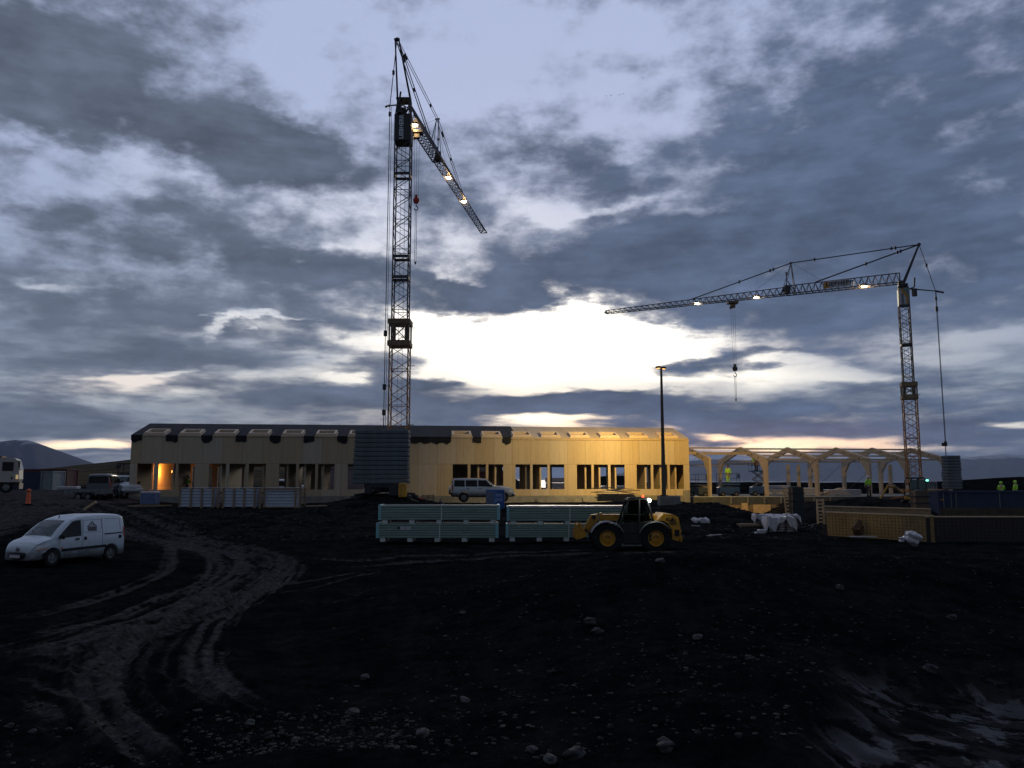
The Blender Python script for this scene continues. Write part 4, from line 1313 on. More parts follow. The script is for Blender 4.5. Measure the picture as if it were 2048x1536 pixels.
    # jib sign
    if 'sign' in K:
        a, b = J(K['sign'][0]), J(K['sign'][1])
        m_ = (a + b) / 2; Ls_ = (b - a).length; hh = K['jh'] * .72
        ang = math.atan2(jd.y, jd.x) + math.pi
        side = -js if js.y > 0 else js
        pos = m_ + side * .50 + Vector((0, 0, K['jh'] * .48))
        Mr = Matrix.Translation(pos) @ Matrix.Rotation(ang, 4, 'Z')
        mb = MB(); mb.box((0, 0, 0), (Ls_, .04, hh)); ob = mb.build('jib_sign', M_SIGNW, T); ob.data.transform(Mr)
        mb = MB(); mb.prism([(-Ls_ / 2, -hh / 2), (-Ls_ * .26, -hh / 2), (-Ls_ * .32, hh / 2), (-Ls_ * .42, hh / 2)], -.032, -.022); so_ = mb.build('sign_emblem', M_YEL, ob); so_.data.transform(Mr)
        text_mesh('lettering', 'LIEBHERR', hh * .78, M_SIGNT, ob, Mr @ Matrix.Translation((Ls_ * .11, -.03, 0)) @ Matrix.Rotation(R(90), 4, 'X'), .004, 1.1, .02)
    # lamps
    for px, e in K['lamps']:
        q = J(px) + u_ * .12
        mb = MB(); mb.box(q + Vector((0, 0, .06)), (.5, .5, .16), bev=.03); hd = mb.build('jib_lamp', M_CRANEB, T)
        mb = MB(); mb.bar(q - Vector((0, 0, .10)), q - Vector((0, 0, .03)), .26, 10); mb.build('lamp_glass', emis('jib lamp glass', (1.0, .78, .45), 45), hd)
        lamp('jib_lamp_light', 'POINT', base + q - Vector((0, .0, .35)), e, (1.0, .62, .25), size=.12)
    # undercarriage and ballast
    return T, ax

# ---- first crane, slabs in front of the hall
Y1 = 61.0
b1 = Vector((P(800, 700, Y1).x, Y1, 2.15))
pv = P(819, 236, Y1)
def at_height(px, py, z):
    d = ray(px, py); t = (z - CAMZ) / d.z
    return Vector((d.x * t, d.y * t, z))
K1 = dict(id=1, Y=Y1, base=b1, col=(800, 700), label='tall tower crane rising behind a wide stack of concrete ballast slabs, jib pointing away',
          wl=1.42, wu=1.20, zs=(693, 642, 288, 234, 202), rings=(352, 516, 557), stubs=((850, 1), (732, 1), (772, -1)),
          boxmat=mat('dark head cladding', (.020, .020, .024), .5), boxstyle='dark',
          apex=P(794, 79, 58.2), jib0=pv, jib1=at_height(968, 466, pv.z + .3), jh=1.25, joint=876, n1=15, n2=22,
          kpb=(866, 0), kpt=at_height(875, 238, pv.z + 5.2), stay1=926, stay2=858, thin=(846, 893), cs=P(780, 211, 59.0), ballast_top=P(767, 856, 58.0), rk=(.72, .88, .955),
          trolley=834, hook=(833, 402), chain=526, hookmat=M_RED, lamps=((829, 70), (897, 160), (928, 160)))
C1, ax1 = crane(K1)

def ballast(T, base, px0, px1, py0, py1, Y, n, dep, rz=0.0, top_in=0, mt=M_BALLAST):
    a = P(px0, py1, Y); b = P(px1, py1, Y); t = P(px0, py0, Y)
    w = b.x - a.x; h = (t.z - a.z) / n
    rnd = random.Random(int(px0))
    proto = None
    for k in range(n):
        mb = MB()
        mb.box((0, 0, 0), (w, dep, h * .90), bev=.05)
        mb.box((0, 0, h * .47), (w * .93, dep * .93, h * .08)) if k < n - 1 else None
        if proto is None:
            proto = mb.build('ballast_slab', mt, T); o = proto
        else:
            o = proto.copy(); link(o, T)
        f = 1 - top_in * k / n
        o.scale = (f, 1, 1)
        o.location = Vector(((a.x + b.x) / 2 + rnd.uniform(-.03, .03) + .05 * k / n, Y + dep / 2, a.z + h * (k + .5))) - base
        o.rotation_euler = (0, 0, rz + rnd.uniform(-.012, .012))
    return w, a
ballast(C1, b1, 704, 815, 859, 968, 57.2, 12, 1.3, 0.02, .03)
def undercarriage(T, base, x, y, z, w, mt, orange):
    mb = MB()
    mb.box((x, y, z + .95), (2.6, 3.4, .3)); mb.cyl((x, y, z + .62), .9, .35, n=20)
    for sx in (-1, 1):
        for sy in (-1, 1):
            mb.bar((x + sx * .6, y + sy * .6, z + .45), (x + sx * 1.9, y + sy * 1.9, z + .25), .13)
            mb.cyl((x + sx * 1.9, y + sy * 1.9, z + .10), .28, .2, n=12)
    for k in range(5): mb.bar((x - 1.1 + k * .5, y - 1.9, z + .9), (x - .9 + k * .42, y - 1.8, z + .25), .03)
    mb.box((x - .9, y - 1.9, z + .65), (.5, .6, .5)); mb.box((x + .9, y - 1.8, z + .6), (.7, .7, .7))
    mb.build('undercarriage', mt, T)
    if orange:
        mb = MB(); mb.box((x + 1.55, y - 2.2, z + .62), (.55, .6, 1.0), bev=.06); mb.build('switch_cabinet', M_YEL, T)
undercarriage(C1, b1, -.6, -2.0, -.25, 3, M_STEELD, True)

# ---- second crane at the right end of the frames
Y2 = 72.0
b2 = Vector((P(1819, 800, Y2).x, Y2, 1.5))
pv2 = P(1800, 566, Y2)
K2 = dict(id=2, Y=Y2, base=b2, col=(1819, 800), label='second tower crane on the right with its lit jib reaching left over the site',
          rot=-19, wl=1.10, wu=.84, zs=(798, 766, 613, 578, 570), rings=(690,), stubs=((790, 1),),
          boxmat=mat('pale head cladding', (.13, .20, .21), .5), boxstyle='sign',
          apex=P(1838, 489, 71.4), jib0=pv2, jib1=at_height(1212, 627, pv2.z + .2), jh=.95, joint=1574, n1=17, n2=30,
          kpb=(1590, 0), kpt=at_height(1582, 526, pv2.z + 3.9), stay1=1378, stay2=1632, thin=(1648, 1500), cs=P(1871, 582, 71.2), ballast_top=P(1891, 892, 70.4), rk=(.12, .985),
          trolley=1465, hook=(1468, 738), chain=800, hookmat=M_STEELD, lamps=((1728, 250), (1513, 60), (1394, 60)), sign=(1648, 1703), lightjib=True)
C2, ax2 = crane(K2)
ballast(C2, b2, 1896, 1926, 911, 979, 69.6, 11, 1.0, 0.04, .08)
mb = MB(); mb.bar(P(1891, 888, 70.4) - b2, P(1892, 912, 70.2) - b2, .04, 5); mb.box(P(1889, 889, 70.4) - b2, (.45, .1, .3)); mb.build('ballast_sling', M_STEELD, C2)
undercarriage(C2, b2, .8, 0, -.2, 3, M_CRANEY, False)

# ================================================================ CARS
class Car:
    """car body lofted from stations; x runs from the tail (0) to the nose (L)"""
    def __init__(s, L, W, top, belt, z0, wheels, wr, plan_f=.30, plan_r=.12, tumble=.20, tf=.10):
        s.L, s.W, s.top_, s.belt_, s.z0, s.wheels, s.wr = L, W, top, belt, z0, wheels, wr
        s.pf, s.pr, s.tb, s.tf = plan_f, plan_r, tumble, tf
    def top(s, x): return float(np.interp(x, [p[0] for p in s.top_], [p[1] for p in s.top_]))
    def belt(s, x): return float(np.interp(x, [p[0] for p in s.belt_], [p[1] for p in s.belt_]))
    def hw(s, x):
        h = s.W / 2
        f = max(0, (x - (s.L - .75)) / .75); r = max(0, (.45 - x) / .45)
        return h * (1 - s.pf * f ** 2.4) * (1 - s.pr * r ** 2.2)
    def bot(s, x):
        z = s.z0
        for wx in s.wheels:
            d = abs(x - wx); R_ = s.wr * 1.16
            if d < R_: z = max(z, s.wr + math.sqrt(R_ * R_ - d * d) * .98)
        return z
    def sec(s, x):
        """half section, outer bottom to roof centre: (y, z)"""
        h = s.hw(x); zt = s.top(x); zb = min(s.belt(x), zt - .10); z0 = s.bot(x)
        z0 = min(z0, zb - .05)
        cab = max(0.0, zt - zb)
        yt = h * .985 - s.tb * max(0, cab - .10)
        return [(h * .93, z0), (h * .995, z0 + (zb - z0) * .12), (h, z0 + (zb - z0) * .5), (h * .992, z0 + (zb - z0) * .85), (h * .975, zb),
                (yt, zt - .10 * min(1, cab / .3) - .02), (yt - .05, zt - .045), (yt - .16, zt - .012), (yt * .5, zt + .012), (0, zt + .018)]
    def side(s, x, z):
        c = s.sec(x)[:7]
        return float(np.interp(z, [p[1] for p in c], [p[0] for p in c]))
    def topz(s, x, y):
        c = s.sec(x)[5:][::-1]
        return float(np.interp(abs(y), [p[0] for p in c], [p[1] for p in c]))
    def body(s, n=70):
        xs = sorted(set(list(np.linspace(0, s.L, n)) + [p[0] for p in s.top_] + [w + d * s.wr * 1.16 for w in s.wheels for d in (-1, -.97, -.85, .85, .97, 1)]))
        rows = []
        for x in xs:
            c = s.sec(x)
            rows.append([(x, -y, z) for y, z in c] + [(x, y, z) for y, z in c[::-1][1:]])
        mb = MB(); mb.grid(rows)
        n_ = len(rows[0]); k = (len(rows) - 1) * n_
        mb.f.append(tuple(range(n_))); mb.f.append(tuple(range(k, k + n_))[::-1])
        mb.f += [(i * n_, (i + 1) * n_, (i + 1) * n_ + n_ - 1, i * n_ + n_ - 1) for i in range(len(rows) - 1)]
        return mb
    def patch(s, pts_lo, pts_hi, side=1, off=.012, n=14):
        """panel lying on the body side between a lower and an upper line of (x, z)"""
        x0 = pts_lo[0][0]; x1 = pts_lo[-1][0]
        rows = []
        for m_ in range(4):
            row = []
            for i in range(n + 1):
                t = i / n
                xl = x0 + (x1 - x0) * t; zl = float(np.interp(xl, [p[0] for p in pts_lo], [p[1] for p in pts_lo]))
                xh = pts_hi[0][0] + (pts_hi[-1][0] - pts_hi[0][0]) * t; zh = float(np.interp(xh, [p[0] for p in pts_hi], [p[1] for p in pts_hi]))
                x = xl + (xh - xl) * m_ / 3; z = zl + (zh - zl) * m_ / 3
                row.append((x, side * (s.side(x, z) + off), z))
            rows.append(row)
        mb = MB(); mb.grid(rows); return mb
    def toppatch(s, xa, xb, fa, fb, off=.012, n=8, inset=.0):
        rows = []
        for i in range(n + 1):
            x = xa + (xb - xa) * i / n
            yy = (s.sec(x)[7][0] + .04) * (fa + (fb - fa) * i / n)
            rows.append([(x, yy * t, s.topz(x, yy * t) + off) for t in np.linspace(-1, 1, 9)])
        mb = MB(); mb.grid(rows); return mb

def wheel(T, x, y, r, w, side, rimr, rimmat=None, parent_name='wheel'):
    e = MB()
    prof = [(rimr, -w / 2), (r * .93, -w / 2), (r, -w / 2 + .03), (r, w / 2 - .03), (r * .93, w / 2), (rimr, w / 2), (rimr, -w / 2)]
    e.lathe(prof, (0, 0, 0), 'Y', 28)
    t = e.build('wheel', M_RUB, T, 40); t.location = (x, y, r)
    m = MB()
    yo = side * w / 2
    m.lathe([(0, yo * .72), (rimr * .25, yo * .80), (rimr * .3, yo * .55), (rimr * .86, yo * .45), (rimr * .92, yo * .93), (rimr, yo * .93)], (0, 0, 0), 'Y', 24)
    for k in range(5):
        a = k * 2 * math.pi / 5
        m.bar((rimr * .2 * math.cos(a), yo * .75, rimr * .2 * math.sin(a)), (rimr * .9 * math.cos(a), yo * .7, rimr * .9 * math.sin(a)), rimr * .10, 4)
    m.build('rim', rimmat or M_CHROME, t, 40)
    return t

def place(T, loc, heading):
    """heading: direction the nose points to"""
    T.location = loc; T.rotation_euler = (0, 0, math.atan2(heading[1], heading[0]))

def wheels4(T, c, wy, w=.2, rim=None, rm=None):
    for wx in c.wheels:
        for sd in (1, -1):
            wheel(T, wx - c.cx, sd * wy, c.wr, w, sd, rim or c.wr * .62, rm)

# ---------------------------------------------------------------- white panel van
def van():
    fl = (-16.92, 30.0); rl = (-16.0, 32.4)          # ground under the left wheels
    h = Vector((fl[0] - rl[0], fl[1] - rl[1])).normalized()
    T = thing('panel_van', 'small white panel van with a mountain emblem on its side, parked below the bank', 'van')
    L, Wd = 4.04, 1.67
    c = Car(L, Wd, [(0, 1.55), (.04, 1.74), (.14, 1.80), (.6, 1.83), (1.5, 1.835), (2.1, 1.80), (2.45, 1.70), (2.75, 1.55), (3.0, 1.35), (3.26, 1.10), (3.34, 1.04), (3.6, .97), (3.85, .86), (3.97, .74), (4.04, .60)],
            [(0, 1.02), (2.2, .98), (3.3, .92), (4.04, .80)], .24, (.66, 3.26), .30, .26, .07, .17)
    c.cx = 0
    off = Vector((-1.96, 0, 0))
    def fin(mb, name, m, par=T, sm=35):
        o = mb.build(name, m, par, sm); return o
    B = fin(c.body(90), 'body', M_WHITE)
    # roof / belt channels and door seams
    for sd in (1, -1):
        fin(c.patch([(2.10, 1.04), (3.02, .98)], [(2.10, 1.60), (2.52, 1.50)], sd), 'side_window', M_GLASS) if False else None
        w_ = MB()
        rows = []
        lo = [(2.08, 1.04), (3.04, .985)]
        for m_ in range(7):
            t = m_ / 6; row = []
            z0a, z1a = 1.04, 1.62
            for i in range(9):
                s_ = i / 8
                xr = 2.08; xf = 3.08 - .62 * t ** 1.2
                x = xr + (xf - xr) * s_; zl = 1.04 - .055 * s_; zh = 1.63 - .05 * s_ ** 2
                z = zl + (zh - zl) * t
                row.append((x, sd * (c.side(x, z) + .012), z))
            rows.append(row)
        w_.grid(rows); fin(w_, 'side_window', M_GLASS)
        fin(c.patch([(.92, .56), (2.93, .50)], [(.92, .66), (2.93, .60)], sd, .022), 'rubbing_strip', M_BLACK)
        fin(c.patch([(.12, 1.07), (1.02, 1.04)], [(.12, 1.115), (1.02, 1.085)], sd, .015), 'door_rail', M_BLACK)
        fin(c.patch([(2.18, .90), (2.36, .89)], [(2.18, .97), (2.36, .96)], sd, .03), 'door_handle', M_BLACK)
        fin(c.patch([(1.84, .88), (1.96, .88)], [(1.84, 1.0), (1.96, 1.0)], sd, .02), 'door_handle', M_BLACK)
        fin(c.patch([(2.86, .62), (3.0, .62)], [(2.86, .65), (3.0, .65)], sd, .02), 'indicator', M_ORANGE)
        m_s = mat('panel seam', (.10, .11, .12), .7, var=0)
        s1 = MB()
        for (xa, za, xb, zb_) in ((2.04, .40, 2.02, 1.66), (1.10, .60, 1.10, 1.70), (3.06, .5, 3.02, .95), (1.14, 1.28, 1.14, 1.64), (1.16, 1.64, 1.96, 1.62), (1.96, 1.62, 1.98, 1.16), (1.98, 1.16, 1.16, 1.16), (.22, 1.20, .24, 1.64), (.24, 1.64, .98, 1.66), (2.02, 1.66, 2.5, 1.60)):
            n = 6
            for i in range(n):
                a, b = i / n, (i + 1) / n
                p = (xa + (xb - xa) * a, za + (zb_ - za) * a); q = (xa + (xb - xa) * b, za + (zb_ - za) * b)
                s1.bar((p[0], sd * (c.side(*p) + .003), p[1]), (q[0], sd * (c.side(*q) + .003), q[1]), .006, 4)
        fin(s1, 'door_seam', m_s)
        hl = c.patch([(3.50, .66), (3.86, .60)], [(3.46, .78), (3.90, .74)], sd, .014); fin(hl, 'headlight', M_LAMPG)
        fin(c.patch([(3.50, .63), (3.88, .575)], [(3.50, .655), (3.88, .60)], sd, .016), 'turn_light', M_ORANGE)
        fin(c.patch([(.0, .95), (.07, .95)], [(.0, 1.30), (.07, 1.30)], sd, .016), 'tail_light', M_RED)
        mi = MB(); mi.box((2.98, sd * (Wd / 2 + .08), 1.05), (.10, .2, .18), bev=.03); fin(mi, 'mirror', M_BLACK)
        fc = MB(); fc.cyl((.26, sd * (c.side(.26, .92) + .004), .93), .075, .02, 'Y', 16); fin(fc, 'fuel_cap', M_BLACK)
    fin(c.toppatch(2.62, 3.30, .90, .96, .014), 'windscreen', M_GLASSL)
    ww = MB(); ww.bar((3.27, .5, 1.12), (3.10, .05, 1.27), .012); ww.bar((3.27, -.1, 1.12), (3.12, -.5, 1.26), .012); fin(ww, 'wiper', M_BLACK)
    an = MB(); an.bar((2.45, 0, 1.72), (2.42, 0, 1.80), .02); fin(an, 'aerial', M_BLACK)
    # bumper, grille, plate
    bp = MB()
    rows = []
    for z, k in ((.24, -.03), (.30, .02), (.42, .05), (.50, .03), (.52, -.02)):
        row = []
        for y in np.linspace(-1, 1, 17):
            yy = y * Wd * .505
            xx = 4.06 + k - .52 * abs(y) ** 3.2
            row.append((xx, yy, z))
        rows.append(row)
    bp.grid(rows); fin(bp, 'bumper', M_BLACK)
    gr = MB(); rows = []
    for z in (.58, .66):
        rows.append([(4.055 - .20 * abs(y) ** 2.2 - (z - .58) * .35, y * .52, z) for y in np.linspace(-1, 1, 11)])
    gr.grid(rows); fin(gr, 'grille', M_BLACK)
    em = MB(); em.prism([(-.05, .60), (0, .54), (.05, .60), (0, .72)], 0, .02, 'YZ'); o = fin(em, 'emblem', M_CHROME); o.location = (4.06, 0, 0)
    pl_ = MB(); pl_.box((4.14, 0, .38), (.02, .50, .11)); fin(pl_, 'number_plate', M_SIGNW)
    rb = MB(); rb.box((-.03, 0, .42), (.14, 1.5, .22), bev=.05); fin(rb, 'rear_bumper', M_BLACK)
    # emblem on the side: mountain outline over two lines of lettering
    k = MB(); y_ = c.side(1.56, 1.40) + .016
    def line(pts, r=.012):
        for a, b in zip(pts[:-1], pts[1:]): k.bar((a[0], c.side(*a) + .014, a[1]), (b[0], c.side(*b) + .014, b[1]), r, 4)
    line([(1.78, 1.38), (1.74, 1.42), (1.67, 1.47), (1.62, 1.54), (1.56, 1.56), (1.50, 1.49), (1.46, 1.44), (1.40, 1.42), (1.37, 1.38)], .014)
    line([(1.70, 1.40), (1.62, 1.43), (1.58, 1.50)], .012); line([(1.52, 1.40), (1.50, 1.45), (1.56, 1.42)], .012); line([(1.78, 1.37), (1.37, 1.37)], .010)
    ke = fin(k, 'side_emblem', mat('grey print', (.13, .12, .14), .6, var=0), T)
    for j, (zz_, sz) in enumerate(((1.315, .085), (1.24, .085))):
        M_ = Matrix.Translation((1.57, c.side(1.57, zz_) + .012, zz_)) @ Matrix.Rotation(R(180), 4, 'Z') @ Matrix.Rotation(R(90), 4, 'X')
        text_mesh('lettering', ('HHHHHHH', 'HHHHHHH')[j], sz, MATS['grey print'], ke, M_, .003, .86, .008)
    wheels4(T, c, Wd / 2 - .10, .19, .19)
    ub = MB(); ub.box((2.0, 0, .34), (3.2, 1.2, .25)); fin(ub, 'underbody', M_BLACK)
    # origin: rear axle is at x=.66 ; put left wheels on the marks
    left = Vector((-h.y, h.x))
    o2 = Vector(rl) - h * .66 - left * (Wd / 2 - .05)
    T.location = (o2.x, o2.y, gz(*rl) - .03); T.rotation_euler = (0, R(-1.0), math.atan2(h.y, h.x))
van()

# ---------------------------------------------------------------- off-road cars
def suv(label, loc, heading, paint, name='parked_car', L=4.75, roof=1.86, rack=False, spare=False, pickup=False, glassm=None):
    T = thing(name, label, 'car')
    H = roof
    top = [(0, H - .35), (.06, H - .10), (.2, H - .02), (.8, H), (2.2, H), (2.75, H - .06), (3.30, H - .50), (3.45, H - .60), (4.2, H - .66), (L - .15, H - .76), (L, H - .90)]
    if pickup: top = [(0, H - .60), (1.35, H - .60), (1.50, H - .25), (1.62, H - .03), (2.2, H), (2.75, H - .06), (3.35, H - .55), (3.5, H - .66), (4.2, H - .76), (L - .15, H - .88), (L, H - 1.08)]
    c = Car(L, 1.80, top, [(0, H - .72), (2.6, H - .72), (3.5, H - .74), (L, H - .95)], .42, (.95, L - .85), .38, .22, .07, .22)
    c.cx = 0
    B = c.body(70).build('body', paint, T, 35)
    gm = glassm or M_GLASS
    for sd in (1, -1):
        zb_ = H - .66; zt_ = H - .16
        segs = [((.16, 1.02), (.20, 1.0)), ((1.10, 2.02), (1.08, 2.0)), ((2.10, 3.16), (2.08, 2.72))]
        if pickup: segs = [((1.74, 2.2), (1.78, 2.18)), ((2.28, 3.18), (2.26, 2.74))]
        for (a, b), (a2, b2) in segs:
            c.patch([(a, zb_), (b, zb_ - .01)], [(a2, zt_), (b2, zt_)], sd).build('side_window', gm, T, 35)
        for wx in c.wheels:
            f = MB(); pts = []
            for i in range(13):
                a = math.pi * i / 12; R_ = .46
                pts.append((wx + math.cos(a) * R_, c.hw(wx) * 1.0 * sd, .38 + math.sin(a) * R_))
            f.tube(pts, .035, 5); f.build('wheel_arch', paint, T)
        c.patch([(1.0, .62), (L - 1.45, .62)], [(1.0, .68), (L - 1.45, .68)], sd, .02).build('rubbing_strip', paint, T)
        for hx in (1.16, 2.16): c.patch([(hx, H - .84), (hx + .2, H - .84)], [(hx, H - .79), (hx + .2, H - .79)], sd, .025).build('door_handle', M_BLACK, T)
        c.patch([(L - .42, H - 1.10), (L - .10, H - 1.12)], [(L - .42, H - .93), (L - .12, H - .97)], sd, .014).build('headlight', M_LAMPG, T)
        c.patch([(.0, H - .95), (.10, H - .95)], [(.0, H - .60), (.10, H - .60)], sd, .016).build('tail_light', M_RED, T)
        m_ = MB(); m_.box((3.12, sd * 1.02, H - .60), (.12, .2, .17), bev=.03); m_.build('mirror', M_BLACK, T)
    c.toppatch(2.80, 3.34, .86, .94, .014).build('windscreen', M_GLASSL, T)
    g_ = MB(); g_.grid([[(L + .01 - .05 * abs(y) ** 2, y * .45, z) for y in np.linspace(-1, 1, 7)] for z in (H - 1.18, H - 1.02)]); g_.build('grille', M_BLACK, T)
    b_ = MB(); b_.box((L - .02, 0, .60), (.22, 1.72, .26), bev=.06); b_.build('bumper', paint, T)
    b_ = MB(); b_.box((.02, 0, .62), (.18, 1.7, .24), bev=.05); b_.build('rear_bumper', M_BLACK, T)
    n_ = MB(); n_.box((L + .10, 0, .60), (.02, .5, .11)); n_.build('number_plate', M_SIGNW, T)
    rw = MB(); rw.box((-.012, 0, H - .46), (.03, 1.36, .52)); rw.build('rear_window', gm, T) if not pickup else None
    if rack:
        r = MB()
        for sy in (-.62, .62): r.bar((.5, sy, H + .06), (2.4, sy, H + .06), .02)
        for x in (.7, 1.5, 2.2): r.bar((x, -.68, H + .08), (x, .68, H + .08), .025)
        r.build('roof_rack', M_BLACK, T)
    if spare:
        s_ = MB(); s_.lathe([(.0, -.09), (.3, -.09), (.34, -.04), (.34, .08), (0, .1)], (-.14, 0, .95), 'X', 20); s_.build('spare_wheel', paint, T)
    u = MB(); u.box((L / 2, 0, .48), (L - .9, 1.3, .2)); u.build('underbody', M_BLACK, T)
    wheels4(T, c, .80, .24, .22)
    h = Vector(heading).normalized()
    o = Vector((loc[0], loc[1])) - h * L / 2
    T.location = (o.x, o.y, gz(loc[0], loc[1]) if len(loc) < 3 else loc[2]); T.rotation_euler = (0, 0, math.atan2(h.y, h.x))
    return T
pc = P(964, 1003, 64.3)
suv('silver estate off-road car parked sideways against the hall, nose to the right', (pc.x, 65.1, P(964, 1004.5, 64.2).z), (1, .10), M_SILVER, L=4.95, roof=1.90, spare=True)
pw = P(228, 995, 66)
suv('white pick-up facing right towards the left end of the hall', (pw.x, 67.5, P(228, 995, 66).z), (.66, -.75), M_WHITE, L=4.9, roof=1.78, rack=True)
pk = P(182, 998, 63)
suv('dark car with pale roof edge seen from behind, hitched to the flat trailer', (pk.x, 65.2, P(182, 998, 63).z), (-.22, .97), M_DGREY, L=4.5, roof=1.95, rack=True, glassm=M_GLASS)
# seen through the hall windows
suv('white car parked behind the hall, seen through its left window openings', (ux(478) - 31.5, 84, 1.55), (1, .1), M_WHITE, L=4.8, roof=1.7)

# ---------------------------------------------------------------- flat trailer
def trailer():
    a = P(136, 1000, 62); b = P(212, 1000, 62)
    z = P(170, 1001, 62).z
    T = thing('car_trailer', 'low flat car trailer with drop sides standing in front of the dark car', 'trailer', ((a.x + b.x) / 2, 62.2, z), .03)
    w = b.x - a.x
    mb = MB(); mb.box((0, 0, .52), (w, 1.6, .08)); mb.box((0, -.8, .70), (w, .05, .34)); mb.box((0, .8, .70), (w, .05, .34)); mb.box((-w / 2, 0, .70), (.05, 1.54, .34))
    for k in range(5): mb.box((-w / 2 + .3 + k * (w - .6) / 4, -.84, .68), (.06, .04, .36))
    mb.build('deck', M_STEELG, T)
    mb = MB(); mb.bar((w / 2, -.5, .5), (w / 2 + 1.2, 0, .5), .04); mb.bar((w / 2, .5, .5), (w / 2 + 1.2, 0, .5), .04); mb.bar((w / 2 + .9, 0, .0), (w / 2 + .9, 0, .8), .04); mb.build('drawbar', M_STEELD, T)
    for x in (-.3, .42):
        for s in (1, -1): wheel(T, x, s * .95, .29, .18, s, .17)
    for x in (-.7,):
        mb = MB(); mb.box((.05, -.96, .62), (1.5, .2, .05)); mb.build('mudguard', M_STEELD, T)
trailer()

# ---------------------------------------------------------------- tipper lorry at the left edge
def lorry():
    f = P(36, 985, 71)
    T = thing('tipper_lorry', 'white cab tipper lorry cut off by the left edge, facing right', 'lorry', (f.x, 71, P(20, 986, 71).z), R(24))
    mb = MB(); mb.prism([(-1.75, .95), (-.08, .95), (0, 1.2), (-.04, 2.0), (-.30, 2.95), (-.55, 3.08), (-1.75, 3.08)], 0, 2.45); mb.build('cab', mat('dull white cab paint', (.40, .39, .36), .45, var=.1, scale=2, dirt=((.2, .16, .12), .3)), T)
    mb = MB(); mb.box((-.90, -.012, 2.32), (.85, .03, .78)); mb.build('side_window', M_GLASS, T)
    mb = MB(); mb.prism([(-.01, 2.02), (-.24, 2.9), (-.27, 2.9), (-.04, 2.02)], .15, 2.3); mb.build('windscreen', M_GLASS, T).location = (.03, 0, 0)
    mb = MB(); mb.box((-.16, -.02, 1.40), (.18, .06, .36)); mb.build('corner_light', emis('lit corner lamp', (1, .75, .4), .35), T)
    mb = MB(); mb.box((-.02, -.25, 2.5), (.12, .2, .55)); mb.bar((-.1, 0, 2.8), (0, -.3, 2.75), .03); mb.build('mirror', M_BLACK, T)
    mb = MB(); mb.box((-.55, -.015, 1.32), (.12, .02, .22)); mb.build('door_handle', M_BLACK, T)
    mb = MB(); mb.prism([(-7, 1.2), (-2.0, 1.2), (-1.9, 1.5), (-1.9, 3.05), (-1.4, 3.12), (-1.4, 3.22), (-7, 3.15)], .0, 2.45)
    for k in range(4): mb.box((-2.6 - k * 1.2, -.04, 2.1), (.12, .1, 1.7))
    mb.build('tipper_body', mat('rusty tipper body', (.22, .11, .07), .7, .1, var=.35, scale=1.5), T)
    mb = MB(); mb.box((-3.5, 1.2, .85), (7, .9, .3)); mb.box((-2.1, .15, .75), (.7, .4, .5)); mb.box((-.1, 1.2, .6), (.3, 2.4, .5)); mb.build('chassis', M_STEELD, T)
    for x in (-.95, -2.55, -5.2): wheel(T, x, .2, .5, .32, -1, .27)
lorry()

